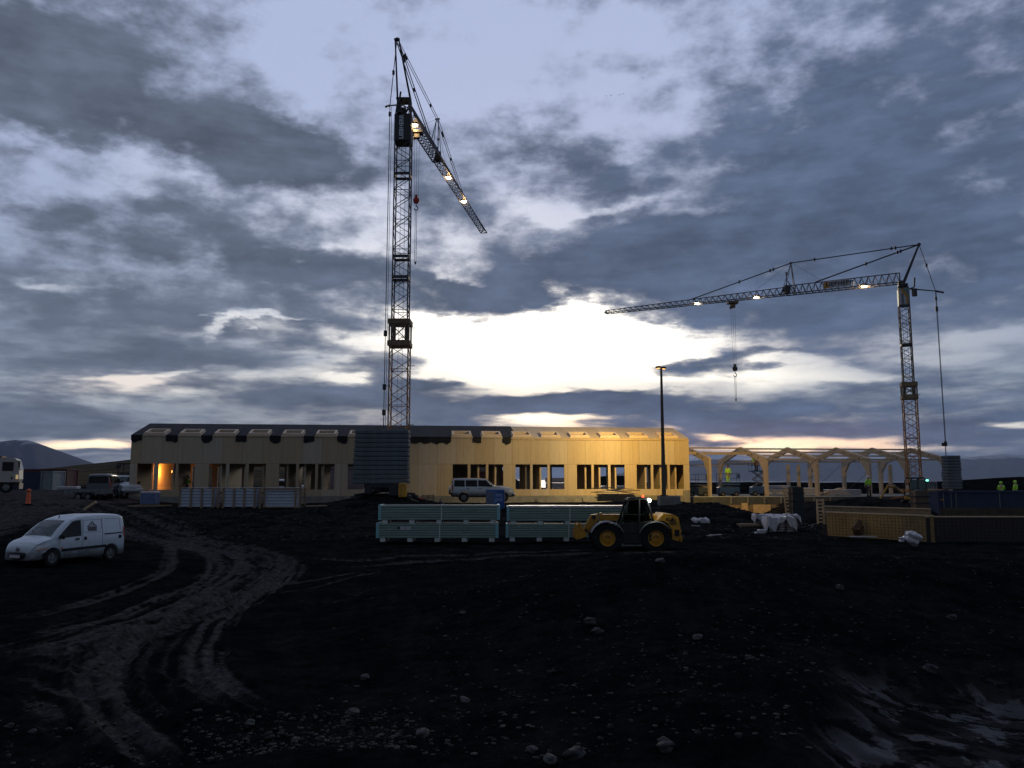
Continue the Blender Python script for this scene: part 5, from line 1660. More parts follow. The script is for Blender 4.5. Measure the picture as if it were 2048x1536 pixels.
# ================================================================ TELEHANDLER
def telehandler():
    Y = 37.3
    s = Y / FPX * 1.0
    a = P(1215, 1077, Y)
    gzv = P(1215, 1106, Y).z
    T = thing('telehandler', 'yellow telescopic loader with black cab facing left, its work light shining', 'loader', (a.x, Y, gzv))
    # x grows to the right (rear); y=0 near side
    wr = .66; wb = 2.23; Wd = 2.2
    for i, x in enumerate((0, wb)):
        for sd, y in ((-1, .18), (1, Wd - .18)):
            t = MB()
            t.lathe([(.36, -.19), (.60, -.19), (.655, -.15), (.655, .15), (.60, .19), (.36, .19), (.36, -.19)], (0, 0, 0), 'Y', 36)
            for k in range(22):
                al = k * 2 * math.pi / 22
                for ss, dd in ((-1, 0), (1, math.pi / 22)):
                    p = Vector((.665 * math.cos(al + dd), ss * .02, .665 * math.sin(al + dd))); q = Vector((.665 * math.cos(al + dd + .16), ss * .18, .665 * math.sin(al + dd + .16)))
                    t.bar(p, q, .024, 4)
            to = t.build('wheel', M_RUB, T, 30); to.location = (x, y, wr)
            m = MB(); yo = sd
            m.lathe([(0, yo * .02), (.13, yo * .03), (.14, yo * .12), (.20, yo * .10), (.30, yo * .08), (.33, yo * .17), (.365, yo * .185), (.365, -yo * .1)], (0, 0, 0), 'Y', 32)
            for k in range(8): al = k * math.pi / 4; m.cyl((.245 * math.cos(al), yo * .095, .245 * math.sin(al)), .025, .05, 'Y', 6)
            m.build('rim', M_YEL, to, 35)
    # chassis
    mb = MB(); mb.box((1.1, 1.1, .72), (3.6, .9, .45)); mb.box((1.12, .30, .62), (1.0, .42, .50), bev=.05); mb.box((1.12, 1.9, .62), (1.0, .42, .5), bev=.05)
    mb.box((0, 1.1, .66), (.3, 1.6, .25)); mb.box((wb, 1.1, .66), (.3, 1.6, .25)); mb.build('chassis', M_BLACK, T)
    mb = MB(); mb.box((1.12, .05, .34), (.95, .14, .05)); mb.bar((.7, .06, .34), (.7, .2, .6), .02); mb.bar((1.5, .06, .34), (1.5, .2, .6), .02); mb.build('step', M_STEELG, T)
    # fenders
    for x in (0, wb):
        f = MB(); rows = []
        for i in range(13):
            al = math.radians(20 + i * 140 / 12); rr = .80
            px_, pz_ = x + rr * math.cos(al), wr + rr * math.sin(al) * .98
            rows.append([(px_, -.08, pz_ - .05), (px_, -.02, pz_), (px_, .50, pz_), (px_, .50, pz_ - .03)])
        f.grid(rows); f.build('mudguard', mat('grey mudguard', (.10, .11, .12), .4, var=.1), T, 50)
    # rear engine cover, near side
    mb = MB(); mb.prism([(2.30, 1.42), (2.62, 1.78), (3.05, 1.74), (3.30, 1.62), (3.38, 1.20), (3.42, .72), (3.25, .52), (2.98, .62), (3.03, 1.00), (2.80, 1.35), (2.55, 1.46)], .12, 2.1)
    eng = mb.build('engine_cover', M_YEL, T)
    mb = MB(); mb.box((3.40, 1.1, .62), (.14, 1.9, .30), bev=.04); mb.box((3.42, .3, .95), (.06, .16, .12)); mb.build('rear_counterweight', M_YEL, T)
    mb = MB()
    for k in range(5): mb.box((3.02, .112, 1.30 + k * .05), (.30, .02, .025))
    mb.box((3.22, .11, .9), (.22, .02, .3)); mb.build('grille', M_BLACK, eng)
    mb = MB(); mb.box((2.9, .105, 1.52), (.34, .012, .12)); mb.build('badge', M_BLACK, eng)
    M_ = Matrix.Translation((2.9, .092, 1.52)) @ Matrix.Rotation(R(90), 4, 'X')
    text_mesh('lettering', 'JCB', .11, M_YEL, eng, M_, .003, 1.0, .004)
    # cab, near side
    y0, y1 = .10, 1.02
    A = [(.72, .95), (.62, 1.25), (1.00, 2.40), (1.08, 2.47), (1.78, 2.47), (1.88, 2.38), (2.12, 1.50), (2.05, .95)]
    def frame(mb, pts, y, r=.05):
        for p, q in zip(pts, pts[1:] + pts[:1]): mb.bar((p[0], y, p[1]), (q[0], y, q[1]), r, 6)
    mb = MB(); frame(mb, A, y0); frame(mb, A, y1)
    for p in A: mb.bar((p[0], y0, p[1]), (p[0], y1, p[1]), .045, 6)
    mb.bar((1.46, y0, .95), (1.50, y0, 2.45), .055, 6); mb.bar((.62, y0, 1.28), (2.1, y0, 1.40), .04, 6)
    mb.build('cab_frame', M_BLACK, T)
    mb = MB(); mb.prism([(.74, .50), (.66, 1.26), (2.08, 1.38), (2.02, .55), (1.6, .42), (1.0, .42)], y0 - .03, y0 + .03); mb.build('door', M_BLACK, T)
    mb = MB(); mb.prism([(1.02, 2.42), (1.06, 2.50), (1.80, 2.50), (1.86, 2.42)], y0 - .04, y1 + .04); mb.build('cab_roof', M_BLACK, T)
    gl = bpy.data.materials.new('tinted cab glass'); gl.use_nodes = True
    gb = gl.node_tree.nodes['Principled BSDF']; gb.inputs['Base Color'].default_value = (.30, .42, .36, 1); gb.inputs['Transmission Weight'].default_value = 1; gb.inputs['Roughness'].default_value = .03; gb.inputs['IOR'].default_value = 1.02
    MATS['tinted cab glass'] = gl
    mb = MB(); mb.prism([(.66, 1.32), (1.00, 2.36), (1.44, 2.40), (1.42, 1.36)], y0 - .012, y0 - .004); mb.build('side_window', gl, T)
    mb = MB(); mb.prism([(1.54, 1.38), (1.54, 2.40), (1.80, 2.38), (2.06, 1.46)], y0 - .012, y0 - .004); mb.build('side_window', gl, T)
    mb = MB(); mb.prism([(.66, 1.32), (1.00, 2.36), (1.44, 2.40), (1.8, 2.38), (2.06, 1.46)], y1 + .004, y1 + .012); mb.build('side_window', gl, T)
    mb = MB(); mb.box((1.62, .55, 1.05), (.5, .5, .16), bev=.05); mb.box((1.84, .55, 1.45), (.14, .48, .8), M=Matrix.Rotation(R(10), 4, 'Y')); mb.build('seat', M_BLACK, T)
    mb = MB(); mb.bar((.95, .55, .95), (1.12, .55, 1.42), .03); mb.lathe([(.17, 0), (.19, .015), (.17, .03)], (1.13, .55, 1.42), 'Z', 16); mb.build('steering_wheel', M_BLACK, T)
    mb = MB(); mb.bar((.98, .06, 2.25), (.85, -.06, 2.1), .015); mb.box((.84, -.08, 1.98), (.04, .16, .26), bev=.01); mb.build('mirror', M_BLACK, T)
    # roof lamps
    mb = MB(); mb.cyl((1.72, .35, 2.56), .055, .12, n=12, r2=.045); mb.build('beacon', emis('red beacon glass', (1.0, .08, .02), 3.5), T)
    q = Vector((1.96, .12, 2.38))
    mb = MB(); mb.box(q + Vector((0, .06, 0)), (.16, .1, .16)); w_ = mb.build('work_light', M_BLACK, T)
    mb = MB(); mb.cyl(q + Vector((0, -.01, 0)), .085, .03, 'Y', 20); mb.build('light_glass', emis('work light glass', (1.0, 1.0, .80), 30), w_)
    lamp('work_light_glow', 'POINT', Vector(T.location) + q + Vector((.05, -.22, 0)), 22, (.95, 1.0, .80), size=.06)
    lamp('work_light_beam', 'SPOT', Vector(T.location) + q + Vector((.12, -.10, 0)), 280, (1.0, .72, .28), size=.06, target=(19.6, 46.4, .5), spot=30, blend=1.0)
    # boom, beyond the cab
    by0, by1 = 1.15, 1.50
    mb = MB(); mb.prism([(-.22, 1.42), (-.20, 1.70), (3.0, 1.66), (3.0, 1.36)], by0, by1); mb.build('boom', M_YEL, T)
    mb = MB(); mb.box((-.16, (by0 + by1) / 2, 1.57), (.08, by1 - by0 + .12, .42)); mb.bar((.2, by0 - .05, 1.74), (2.4, by0 - .05, 1.72), .03); mb.build('boom_collar', M_YEL, T)
    mb = MB(); mb.prism([(-.30, 1.72), (-.62, 1.68), (-1.02, .94), (-.90, .78), (-.70, .88), (-.55, 1.15), (-.30, 1.40)], by0 + .03, by1 - .03)
    bn = mb.build('boom_nose', M_YEL, T)
    mb = MB(); mb.cyl((-.50, by0, 1.56), .10, .06, 'Y', 14); mb.cyl((-.88, by0, .93), .09, .06, 'Y', 14); mb.build('pivot_pin', M_STEELD, bn)
    mb = MB(); mb.prism([(-1.05, 1.25), (-1.22, 1.30), (-1.38, 1.22), (-1.36, 1.05), (-1.44, .92), (-1.46, .62), (-1.36, .56), (-1.16, .60), (-.95, .68), (-.86, .86), (-1.0, .98), (-1.08, 1.12)], by0 - .45, by0 - .33)
    mb.prism([(-1.05, 1.25), (-1.22, 1.30), (-1.38, 1.22), (-1.36, 1.05), (-1.44, .92), (-1.46, .62), (-1.36, .56), (-1.16, .60), (-.95, .68), (-.86, .86), (-1.0, .98), (-1.08, 1.12)], by1 + .33, by1 + .45)
    mb.bar((-1.25, by0 - .4, 1.2), (-1.25, by1 + .4, 1.2), .07, 10); mb.bar((-1.3, by0 - .4, .68), (-1.3, by1 + .4, .68), .07, 10); mb.box((-1.22, (by0 + by1) / 2, .92), (.10, by1 - by0 + .6, .5))
    mb.build('tool_carriage', M_YEL, T)
    mb = MB(); mb.bar((-.1, by0 + .1, 1.35), (-.72, by0 + .1, 1.0), .05, 8); mb.bar((.3, 1.32, .9), (.9, 1.32, 1.4), .06, 8); mb.build('tilt_ram', M_STEELG, T)
telehandler()

# ================================================================ PANEL PACKS
def pack(px0, px1, py0, py1, Y, label, feet=5, labels=False, seed=0, dep=1.25, white_top=False):
    a = P(px0, py1, Y); b = P(px1, py1, Y); t = P(px0, py0, Y)
    w, h = b.x - a.x, t.z - a.z
    T = thing('panel_pack', label, 'panel pack', ((a.x + b.x) / 2, Y, a.z - .20), 0, 'film wrapped packs of insulated panels')
    rnd = random.Random(seed)
    n = 6
    for k in range(n):
        mb = MB(); z0 = .20 + h * k / n
        mb.box((0, dep / 2, z0 + h / n * .5), (w - .12, dep, h / n - .022), bev=.012)
        mb.build('panel', M_GWRAP, T)
    mb = MB(); mb.box((0, dep / 2 , .20 + h / 2), (w - .16, dep - .05, h - .02)); mb.build('joint_core', M_GDARK, T)
    for s in (-1, 1):
        mb = MB(); x = s * (w / 2 - .055)
        mb.prism([(x - .07, .20), (x + .07, .20), (x + .07, .20 + h - .05), (x + .03, .20 + h + .012), (x - .07, .20 + h + .012)], -.03, dep + .03)
        mb.build('edge_guard', M_CYAN, T)
    mb = MB(); mb.box((w * .02, -.012, .20 + h / 2), (.055, .012, h + .03)); mb.box((w * .02, dep / 2, .20 + h + .015), (.055, dep, .01)); mb.build('strap', M_FOAM, T)
    if white_top:
        mb = MB(); mb.box((0, dep / 2, .20 + h + .02), (w - .2, dep + .03, .03)); mb.box((0, -.012, .20 + h - .03), (w - .2, .01, .09)); mb.build('top_sheet', M_FOIL, T)
    for k in range(feet):
        x = -w / 2 + .32 + (w - .64) * k / (feet - 1)
        mb = MB(); mb.box((x, dep / 2, .10), (.27, dep * .96, .20), bev=.015); mb.build('foam_foot', M_FOAM, T)
    # torn bits of pale film
    for k in range(6):
        x = rnd.uniform(-w * .42, w * .42); z = .2 + rnd.uniform(.2, .85) * h
        mb = MB(); mb.prism([(x, z), (x + rnd.uniform(.01, .04), z - .01), (x + rnd.uniform(.02, .07), z + .06), (x + .01, z + rnd.uniform(.06, .10))], -.012, -.003); mb.build('film_tear', M_FOIL, T)
    if labels:
        for dx_ in (.0, .29):
            mb = MB(); mb.box((-w * .285 + dx_, -.008, .2 + h * .66), (.25, .008, .19)); mb.build('delivery_label', M_SIGNW, T)
        mb = MB(); mb.box((-w * .285 - .2, -.008, .2 + h * .68), (.12, .008, .10)); mb.build('delivery_label', M_BLACK, T)
    return T
pack(752.5, 996, 1046.5, 1076, 41.0, 'lower left panel pack with two paper labels on its side', labels=True, seed=1)
pack(757, 999, 1010, 1040, 41.0, 'upper left panel pack resting on foam feet on the labelled pack', seed=2)
pack(1012, 1254, 1048, 1075, 41.4, 'lower right panel pack partly hidden behind the loader', seed=3)
pack(1014, 1256, 1013, 1042, 41.4, 'upper right panel pack with white top sheet behind the loader', seed=4, white_top=True)

# ---------------------------------------------------------------- crates of white boards
def crate(px0, px1, py0, py1, Y, label, style=0):
    a = P(px0, py1, Y); b = P(px1, py1, Y); t = P(px0, py0, Y)
    w, h = b.x - a.x, t.z - a.z; dep = 1.3
    T = thing('slatted_crate', label, 'crate', ((a.x + b.x) / 2, Y, a.z), 0.01, 'slatted crates of white boards beside the hall')
    n = 6
    mb = MB()
    for k in range(n):
        mb.box((-.12, dep / 2, .1 + (h - .14) * (k + .5) / n), (w - .45, dep - .1, (h - .14) / n - .035))
    mb.build('white_boards', M_PANEL, T)
    mb = MB(); mb.box((-.12, dep / 2, h / 2), (w - .5, dep - .16, h - .2)); mb.build('inner_core', M_GDARK, T)
    mb = MB()
    xs = (-w / 2 + .06, -w * .20, w * .07, w / 2 - .42, w / 2 - .06) if style == 0 else (-w / 2 + .06, w / 2 - .36, w / 2 - .06)
    for x in xs:
        mb.box((x, -.03, h / 2), (.12, .05, h)); mb.box((x, dep + .03, h / 2), (.12, .05, h)); mb.box((x, dep / 2, .05), (.12, dep, .09))
    if style: mb.box((0, -.055, .10), (w, .02, .08)); mb.box((0, -.055, h - .06), (w, .02, .08))
    mb.box((w / 2 - .03, dep / 2, h * .75), (.04, dep, .12)); mb.box((w / 2 - .03, dep / 2, h * .25), (.04, dep, .12))
    mb.build('slats', M_WOODD, T)
    mb = MB(); mb.box((-.05, dep / 2, h + .012), (w - .25, dep + .04, .025)); 
    if style: mb.box((-.05, -.035, h * .86), (w - .28, .01, .05))
    mb.build('cover_sheet', M_FOIL, T)
crate(357, 437, 976, 1017, 55.5, 'left crate of white boards with three board bays, beside the blue wrapped pallet')
crate(444, 521, 976, 1017, 55.5, 'middle crate of white boards, between two similar crates')
crate(526, 601, 976, 1017, 55.8, 'right crate of white boards under a white sheet, without middle slats', 1)

def wrapped_pallet():
    a = P(279, 1010, 56.5); b = P(308, 1010, 56.5); h = P(279, 984, 56.5).z - a.z
    T = thing('wrapped_pallet', 'pallet wrapped in blue film on two timber beams, left end of the hall', 'pallet', ((a.x + b.x) / 2, 56.5, a.z - .34))
    w = b.x - a.x
    mb = MB(); mb.box((0, .5, .36 + h / 2), (w, .95, h), bev=.06); mb.build('load', mat('blue grey film', (.09, .13, .27), .35, var=.35, scale=2, bump=.5, bscale=6, stretch=(3, 1, 1)), T)
    mb = MB(); mb.box((0, .5, .36 + h * .93), (w + .03, .98, h * .2), bev=.05); mb.build('top_film', M_FOIL, T)
    mb = MB(); mb.box((0, .0, .2), (2.6, .25, .22)); mb.box((.1, .8, .2), (2.5, .25, .22)); mb.box((0, .4, .34), (w, .9, .05)); mb.build('timber_beam', M_WOODD, T)
    mb = MB(); mb.bar((-.2, .3, .36 + h), (-.2, .3, .36 + h + .1), .12, 8); mb.build('red_cap', M_RED, T)
wrapped_pallet()

def insulation_pack():
    Y = 55.5
    a = P(972, 1030, Y); b = P(1009, 1030, Y); h = P(972, 979, Y).z - a.z; w = b.x - a.x
    T = thing('insulation_pack', 'block of insulation in blue printed film standing behind the panel packs', 'pack', ((a.x + b.x) / 2, Y, a.z))
    mb = MB(); mb.box((0, .5, h / 2), (w, 1.0, h), bev=.05); ld = mb.build('load', M_PBLUE, T)
    mb = MB(); mb.box((-w * .30, -.006, h * .62), (w * .38, .014, h * .62), bev=.003); mb.build('clear_film', mat('greyish film', (.12, .14, .22), .3, var=.3, scale=3, bump=.4), T)
    for s_, z in (('iso', .80), ('pol', .62)):
        M_ = Matrix.Translation((w * .20, -.012, h * z)) @ Matrix.Rotation(R(90), 4, 'X')
        text_mesh('lettering', s_, .42, M_LBLUE, ld, M_, .003, 1.0, .008)
    mb = MB(); mb.box((-w * .06, -.012, h * .6), (.03, .012, h * .7)); mb.build('print_line', M_LBLUE, ld)
insulation_pack()

# ================================================================ small site items
def simple(name, mb, m, loc, label, cat, group=None, rz=0, smooth=None):
    o = mb.build(name, m, None, smooth); o.location = loc; o.rotation_euler = (0, 0, rz)
    return tag(o, label, cat, group)

def container(px0, px1, py0, py1, Y, label, m, rz=0, L=None, name='shipping_container', open_top=False, hgt=None):
    a = P(px0, py1, Y); b = P(px1, py1, Y); t = P(px0, py0, Y)
    w, h = b.x - a.x, t.z - a.z
    if hgt: a.z = t.z - hgt; h = hgt
    D = 2.4
    T = thing(name, label, 'container', ((a.x + b.x) / 2, Y, a.z), rz)
    mb = MB(); n = int(w / .28); pts = []
    for i in range(n + 1):
        x = -w / 2 + .1 + (w - .2) * i / n; y = .0 if i % 2 else .045
        pts.append((x, y))
    rows = [[(x, y, .12) for x, y in pts], [(x, y, h - .12) for x, y in pts]]
    mb.grid(rows)
    mb.box((0, D / 2 + .06, h / 2), (w - .16, D - .12, h - .1))
    mb.build('shell', m, T)
    mb = MB()
    for z in (.06, h - .06): mb.box((0, 0, z), (w, .14, .12)); mb.box((0, D, z), (w, .14, .12)); mb.box((-w / 2 + .06, D / 2, z), (.12, D - .14, .12)); mb.box((w / 2 - .06, D / 2, z), (.12, D - .14, .12))
    for s in (-1, 1):
        for y in (0, D): mb.box((s * (w / 2 - .06), y, h / 2), (.12, .14, h - .24))
    mb.build('corner_frame', m, T)
    return T
container(24, 84, 944, 981, 92, 'dark blue site container left of the grey sheeted one', M_BLUEC, hgt=2.1, rz=.25)
container(80, 105, 942, 981, 90, 'grey sheeted container between the blue and the red ones', M_GREYC, hgt=2.2)
container(28, 133, 938, 981, 95.5, 'dark red container standing behind the blue one at the left', M_REDC, hgt=2.4)
cb = container(1876, 2075, 982, 1015, 57, 'long dark blue container at the right edge behind the shuttering', M_BLUEC, hgt=2.5)
for px in (1886, 1901, 1911, 1998):
    mb = MB(); p = P(px, 1000, 57); mb.bar((p.x - cb.location.x, -.09, .2), (p.x - cb.location.x, -.09, 2.35), .03)
    mb.build('lock_rod', M_STEELG, cb)
mb = MB(); p = P(1882, 990, 57); mb.box((p.x - cb.location.x, -.10, 1.9), (.25, .02, .08)); p = P(1893, 1006, 57); mb.box((p.x - cb.location.x, -.10, 1.2), (.25, .02, .06)); mb.build('warning_label', M_YEL, cb)
container(1846, 1874, 963, 977, 76, 'small grey site hut behind the excavator cab', M_GREYC, hgt=1.9)
# behind the hall, seen through the openings
def behind(ua, ub, n, h, m, label):
    T = thing('shipping_container', label, 'container', hall((ua + ub) / 2, n, 1.6), TH)
    mb = MB(); w = ub - ua; k = int(w / .3)
    mb.grid([[(-w / 2 + w * i / k, .05 * (i % 2), z) for i in range(k + 1)] for z in (0, h)]); mb.box((0, 1.3, h / 2), (w, 2.4, h)); mb.build('shell', m, T)
    mb = MB(); mb.box((0, -.03, h - .06), (w, .12, .12)); mb.box((0, -.03, .06), (w, .12, .12)); mb.build('corner_frame', m, T)
behind(27.0, 33.0, 18, 2.5, M_REDC, 'red container behind the hall, seen through the window group right of the crane')
behind(12.0, 24.0, 16, 2.9, mat('grey ribbed cladding', (.16, .15, .19), .6, var=.2, scale=2), 'grey ribbed site cabin behind the hall, seen through the windows left of the ballast')
def white_stack(px, Y, w, h, label, z=None):
    p = P(px, 985, Y)
    mb = MB()
    for k in range(3): mb.box((0.04 * (k % 2), .6, h * (k + .5) / 3), (w, 1.2, h / 3 - .03), bev=.03)
    simple('board_stack', mb, M_FOIL, (p.x, Y, z if z is not None else 1.75), label, 'stack', 'white board stacks', .05)
white_stack(1116, 88, 2.6, 1.7, 'white stack of boards behind the hall, seen left of its middle right')
white_stack(1162, 88, 2.0, 1.5, 'smaller white stack behind the hall, right of the larger one')
white_stack(1230, 90, 3.0, .8, 'low white stack behind the hall, seen through the third window group from the right')
white_stack(1558, 83, 2.6, .95, 'white wrapped boards on the slab behind the slatted ladder', 1.7)
white_stack(1622, 80, 1.6, .75, 'white wedge of foam boards leaning by the tall dark shutter', 1.7)
white_stack(1690, 82, 3.4, .55, 'long low white stack on the slab between the middle frames', 1.7)

def bollard():
    g_ = G(56, 1009)
    T = thing('marker_post', 'orange traffic marker post with a rounded knob on the haul road', 'bollard', tuple(g_))
    mb = MB(); mb.lathe([(.0, 0), (.20, 0), (.19, .05), (.15, .10), (.13, .55), (.11, .72), (.07, .80), (.13, .86), (.13, .95), (.06, 1.02), (0, 1.03)], n=18); mb.build('post', M_ORANGE, T, 50)
    mb = MB(); mb.lathe([(.20, 0), (.30, .01), (.30, .06), (.20, .07)], n=18); mb.build('base_ring', M_BLACK, T)
bollard()

def planks(pa, pb, Y, label, n=2, w=.14, name='timber_beam', m=M_WOOD, z=0):
    a, b = P(*pa, Y), P(*pb, Y)
    mb = MB()
    for k in range(n):
        o = Vector((0, .18 * k, .10 * k))
        d = (b - a); L = d.length; mid = (a + b) / 2
        mb.bar(-d / 2 + o, d / 2 + o + Vector((.1 * k, 0, 0)), w * .7, 4)
    ob = mb.build(name, m); ob.location = mid + Vector((0, 0, z)); tag(ob, label, 'timber')
planks((168, 1019), (192, 1004), 52, 'pale broken beam lying slanted on the bank above the van', 1, .16)
planks((10, 1006), (24, 1003), 56, 'short white board lying on the haul road at the left edge', 1, .08, 'board', M_SIGNW)
planks((612, 1012), (654, 1011), 54, 'thin pale plank on the dark bank right of the crates', 1, .06, 'plank')
planks((811, 994), (838, 1004), 57, 'plank sloping down the crane heap beside the orange cabinet', 1, .09, 'plank', M_WOODD)
planks((1383, 1051), (1400, 1052), 47, 'thin board end sticking out right of the loader', 1, .05, 'plank', M_SIGNW)
mb = MB(); mb.box((0, 0, .2), (2.2, .9, .3), bev=.05); simple('foil_sheet', mb, M_FOIL, P(137, 979, 88), 'folded white sheet lying by the red container', 'sheet')

# timber pile between packs and hall
def woodpile():
    o = P(1232, 1003, 57.5)
    T = thing('timber_pile', 'pile of boards and offcuts beside the loader cab in front of the hall', 'timber pile', (o.x, 57.5, o.z))
    rnd = random.Random(5)
    mb = MB()
    for k in range(7):
        mb.box((rnd.uniform(-.1, .1), .6, .05 + k * .075), (2.6, 1.2, .05), rz=rnd.uniform(-.03, .03))
    mb.build('stacked_boards', M_WOODD, T)
    for k in range(9):
        mb = MB(); a = rnd.uniform(-.14, .14)
        mb.box((0, 0, 0), (rnd.uniform(1.0, 2.6), .14, .04), M=Matrix.Rotation(rnd.uniform(-.5, .5), 4, 'Z') @ Matrix.Rotation(a, 4, 'Y'))
        p = mb.build('loose_board', M_WOOD if k % 2 else M_WOODD, T); p.location = (rnd.uniform(-1.1, .9), rnd.uniform(.1, 1.0), .62 + k * .04)
woodpile()
# small pallet and red can at the foot of the crane heap
mb = MB()
for k in range(5): mb.box((0, -.02, .06 + k * .12), (.9, .04, .05))
for x in (-.4, 0, .4): mb.box((x, .05, .3), (.07, .08, .6))
simple('upright_pallet', mb, M_WOODD, P(856, 1006, 58.5), 'small grey pallet standing upright left of the silver car', 'pallet')
mb = MB(); mb.box((0, 0, .2), (.3, .2, .36), bev=.05); mb.bar((-.1, 0, .40), (.1, 0, .40), .02); simple('fuel_can', mb, M_RED, P(842, 1006, 58.3), 'red fuel can beside the small grey pallet', 'can')

# ================================================================ right-hand yard: shuttering, pallets
def ladder_board(px, py0, py1, Y, w, label, tilt=0.0, n=7):
    b = P(px, py1, Y); h = P(px, py0, Y).z - b.z
    T = thing('slatted_shutter', label, 'shuttering', (b.x, Y, b.z), 0); T.rotation_euler = (0, tilt, 0)
    mb = MB(); mb.box((-w / 2, 0, h / 2), (.08, .12, h)); mb.box((w / 2, 0, h / 2), (.10, .12, h)); mb.build('stile', M_WOOD, T)
    mb = MB()
    for k in range(n): mb.box((0, 0, h * (k + .6) / n), (w - .1, .10, h / n * .45))
    mb.build('slat', M_WOOD, T)
ladder_board(1578, 974, 1030, 66, .42, 'tall slatted shutter standing upright right of the white wrapped boards', -.07, 8)
ladder_board(1642, 998, 1048, 47, .34, 'short slatted shutter at the left end of the reinforcing mesh', 0, 7)

def pier(px0, px1, py0, py1, Y, label, m, dep=.8):
    a = P(px0, py1, Y); b = P(px1, py1, Y); t = P(px0, py0, Y); w, h = b.x - a.x, t.z - a.z
    T = thing('column_shutter', label, 'shuttering', ((a.x + b.x) / 2, Y, a.z), .05)
    mb = MB(); mb.prism([(-w / 2 - .05, 0), (w / 2 + .08, 0), (w / 2, h), (-w / 2, h)], 0, dep); mb.build('shutter_box', m, T)
    mb = MB()
    for k in range(4): mb.box((0, dep / 2, h * (k + .7) / 4.6), (w + .22, dep + .12, .07))
    mb.build('clamp', M_STEELD, T)
    mb = MB(); mb.box((w / 2 + .03, .1, h / 2), (.07, .12, h * .96)); mb.box((-w / 2 - .03, .1, h / 2), (.05, .12, h * .98)); mb.build('edge_batten', M_WOODD, T)
    mb = MB(); mb.box((0, dep / 2, h + .02), (w * .5, dep * .5, .05)); mb.build('concrete_top', M_CONC, T)
pier(1588, 1609, 974, 1040, 60, 'tall black column shutter with pale top left of the fence of mesh', mat('black shutter ply', (.018, .026, .028), .6, var=.3))
pier(1835, 1859, 981, 1042, 48, 'tall brown column shutter in front of the excavator', mat('brown shutter ply', (.085, .06, .045), .6, var=.3), .6)

def mesh_wall():
    # plywood wall shutter with reinforcing mesh in front, running to the right and towards the viewer
    A = P(1647, 1070, 46.5); B = P(1862, 1081, 41.5); C = P(2080, 1083, 41.5)
    At = P(1647, 1026, 46.5); Bt = P(1862, 1038, 41.5); Ct = P(2080, 1038, 41.5)
    def seg(p, q, pt, qt, name, label, m, seed):
        d = Vector((q.x - p.x, q.y - p.y, 0)); L = d.length; h = ((pt.z - p.z) + (qt.z - q.z)) / 2; z0 = (p.z + q.z) / 2
        T = thing(name, label, 'shuttering', (p.x, p.y, z0), math.atan2(d.y, d.x))
        mb = MB(); k = int(L / 1.2); rnd = random.Random(seed)
        for i in range(k): mb.box((L * (i + .5) / k, .42, h / 2 - .02), (L / k - .015, .03, h + .12), rz=rnd.uniform(-.01, .01))
        mb.build('ply_sheet', m, T)
        mb = MB(); mb.box((L / 2, .36, h + .10), (L, .16, .06)); mb.build('top_rail', M_WOOD, T)
        mb = MB(); n = int(L / .2)
        for i in range(n + 1): mb.bar((L * i / n, 0, 0), (L * i / n, 0, h + .04), .012, 4)
        for j in range(7): mb.bar((0, -.015, h * (j + .4) / 7), (L, -.015, h * (j + .4) / 7), .011, 4)
        ob = mb.build('reinforcing_mesh', M_REBAR, T)
        mb = MB()
        for i in range(0, n, 5): mb.bar((L * i / n, 0, h * .8), (L * i / n, .4, h * .8), .012, 4)
        mb.build('spacer', M_REBAR, T)
    seg(A, B, At, Bt, 'wall_shutter', 'long plywood wall shutter with rusty mesh, warmly lit at its left end', mat('yellow shutter ply', (.34, .22, .08), .6, var=.25, scale=1.2), 1)
    seg(B, C, Bt, Ct, 'wall_shutter', 'dark continuation of the mesh shutter towards the right edge', M_STEELD, 2)
    # rear shutter line
    D = P(1650, 1018, 52); E = P(1862, 1028, 47.2)
    Dt = P(1650, 1010, 52)
    T = thing('wall_shutter', 'rear shutter of the same wall, its pale top edge showing above the mesh', 'shuttering', (D.x, D.y, D.z - 1.1), math.atan2(E.y - D.y, E.x - D.x))
    L = math.hypot(E.x - D.x, E.y - D.y)
    mb = MB(); mb.box((L / 2, 0, .65), (L, .04, 1.2)); mb.build('ply_sheet', M_WOODD, T)
    mb = MB(); mb.box((L / 2, -.03, 1.28), (L, .12, .07)); mb.build('top_rail', M_WOOD, T)
    # far retaining boards below the blue container
    D = P(1880, 1028, 52.5); E = P(2090, 1028, 52.5)
    T = thing('plank_wall', 'row of upright dark boards below the blue container', 'shuttering', (D.x, 52.5, D.z - 1.0))
    mb = MB(); L = E.x - D.x; rnd = random.Random(2)
    for i in range(34): mb.box((L * (i + .5) / 34, rnd.uniform(0, .05), .85), (L / 34 - .02, .03, 1.1 + rnd.uniform(-.03, .03)))
    mb.build('boards', mat('dark old boards', (.06,.045,.03), .85, var=.4, scale=2), T)
mesh_wall()

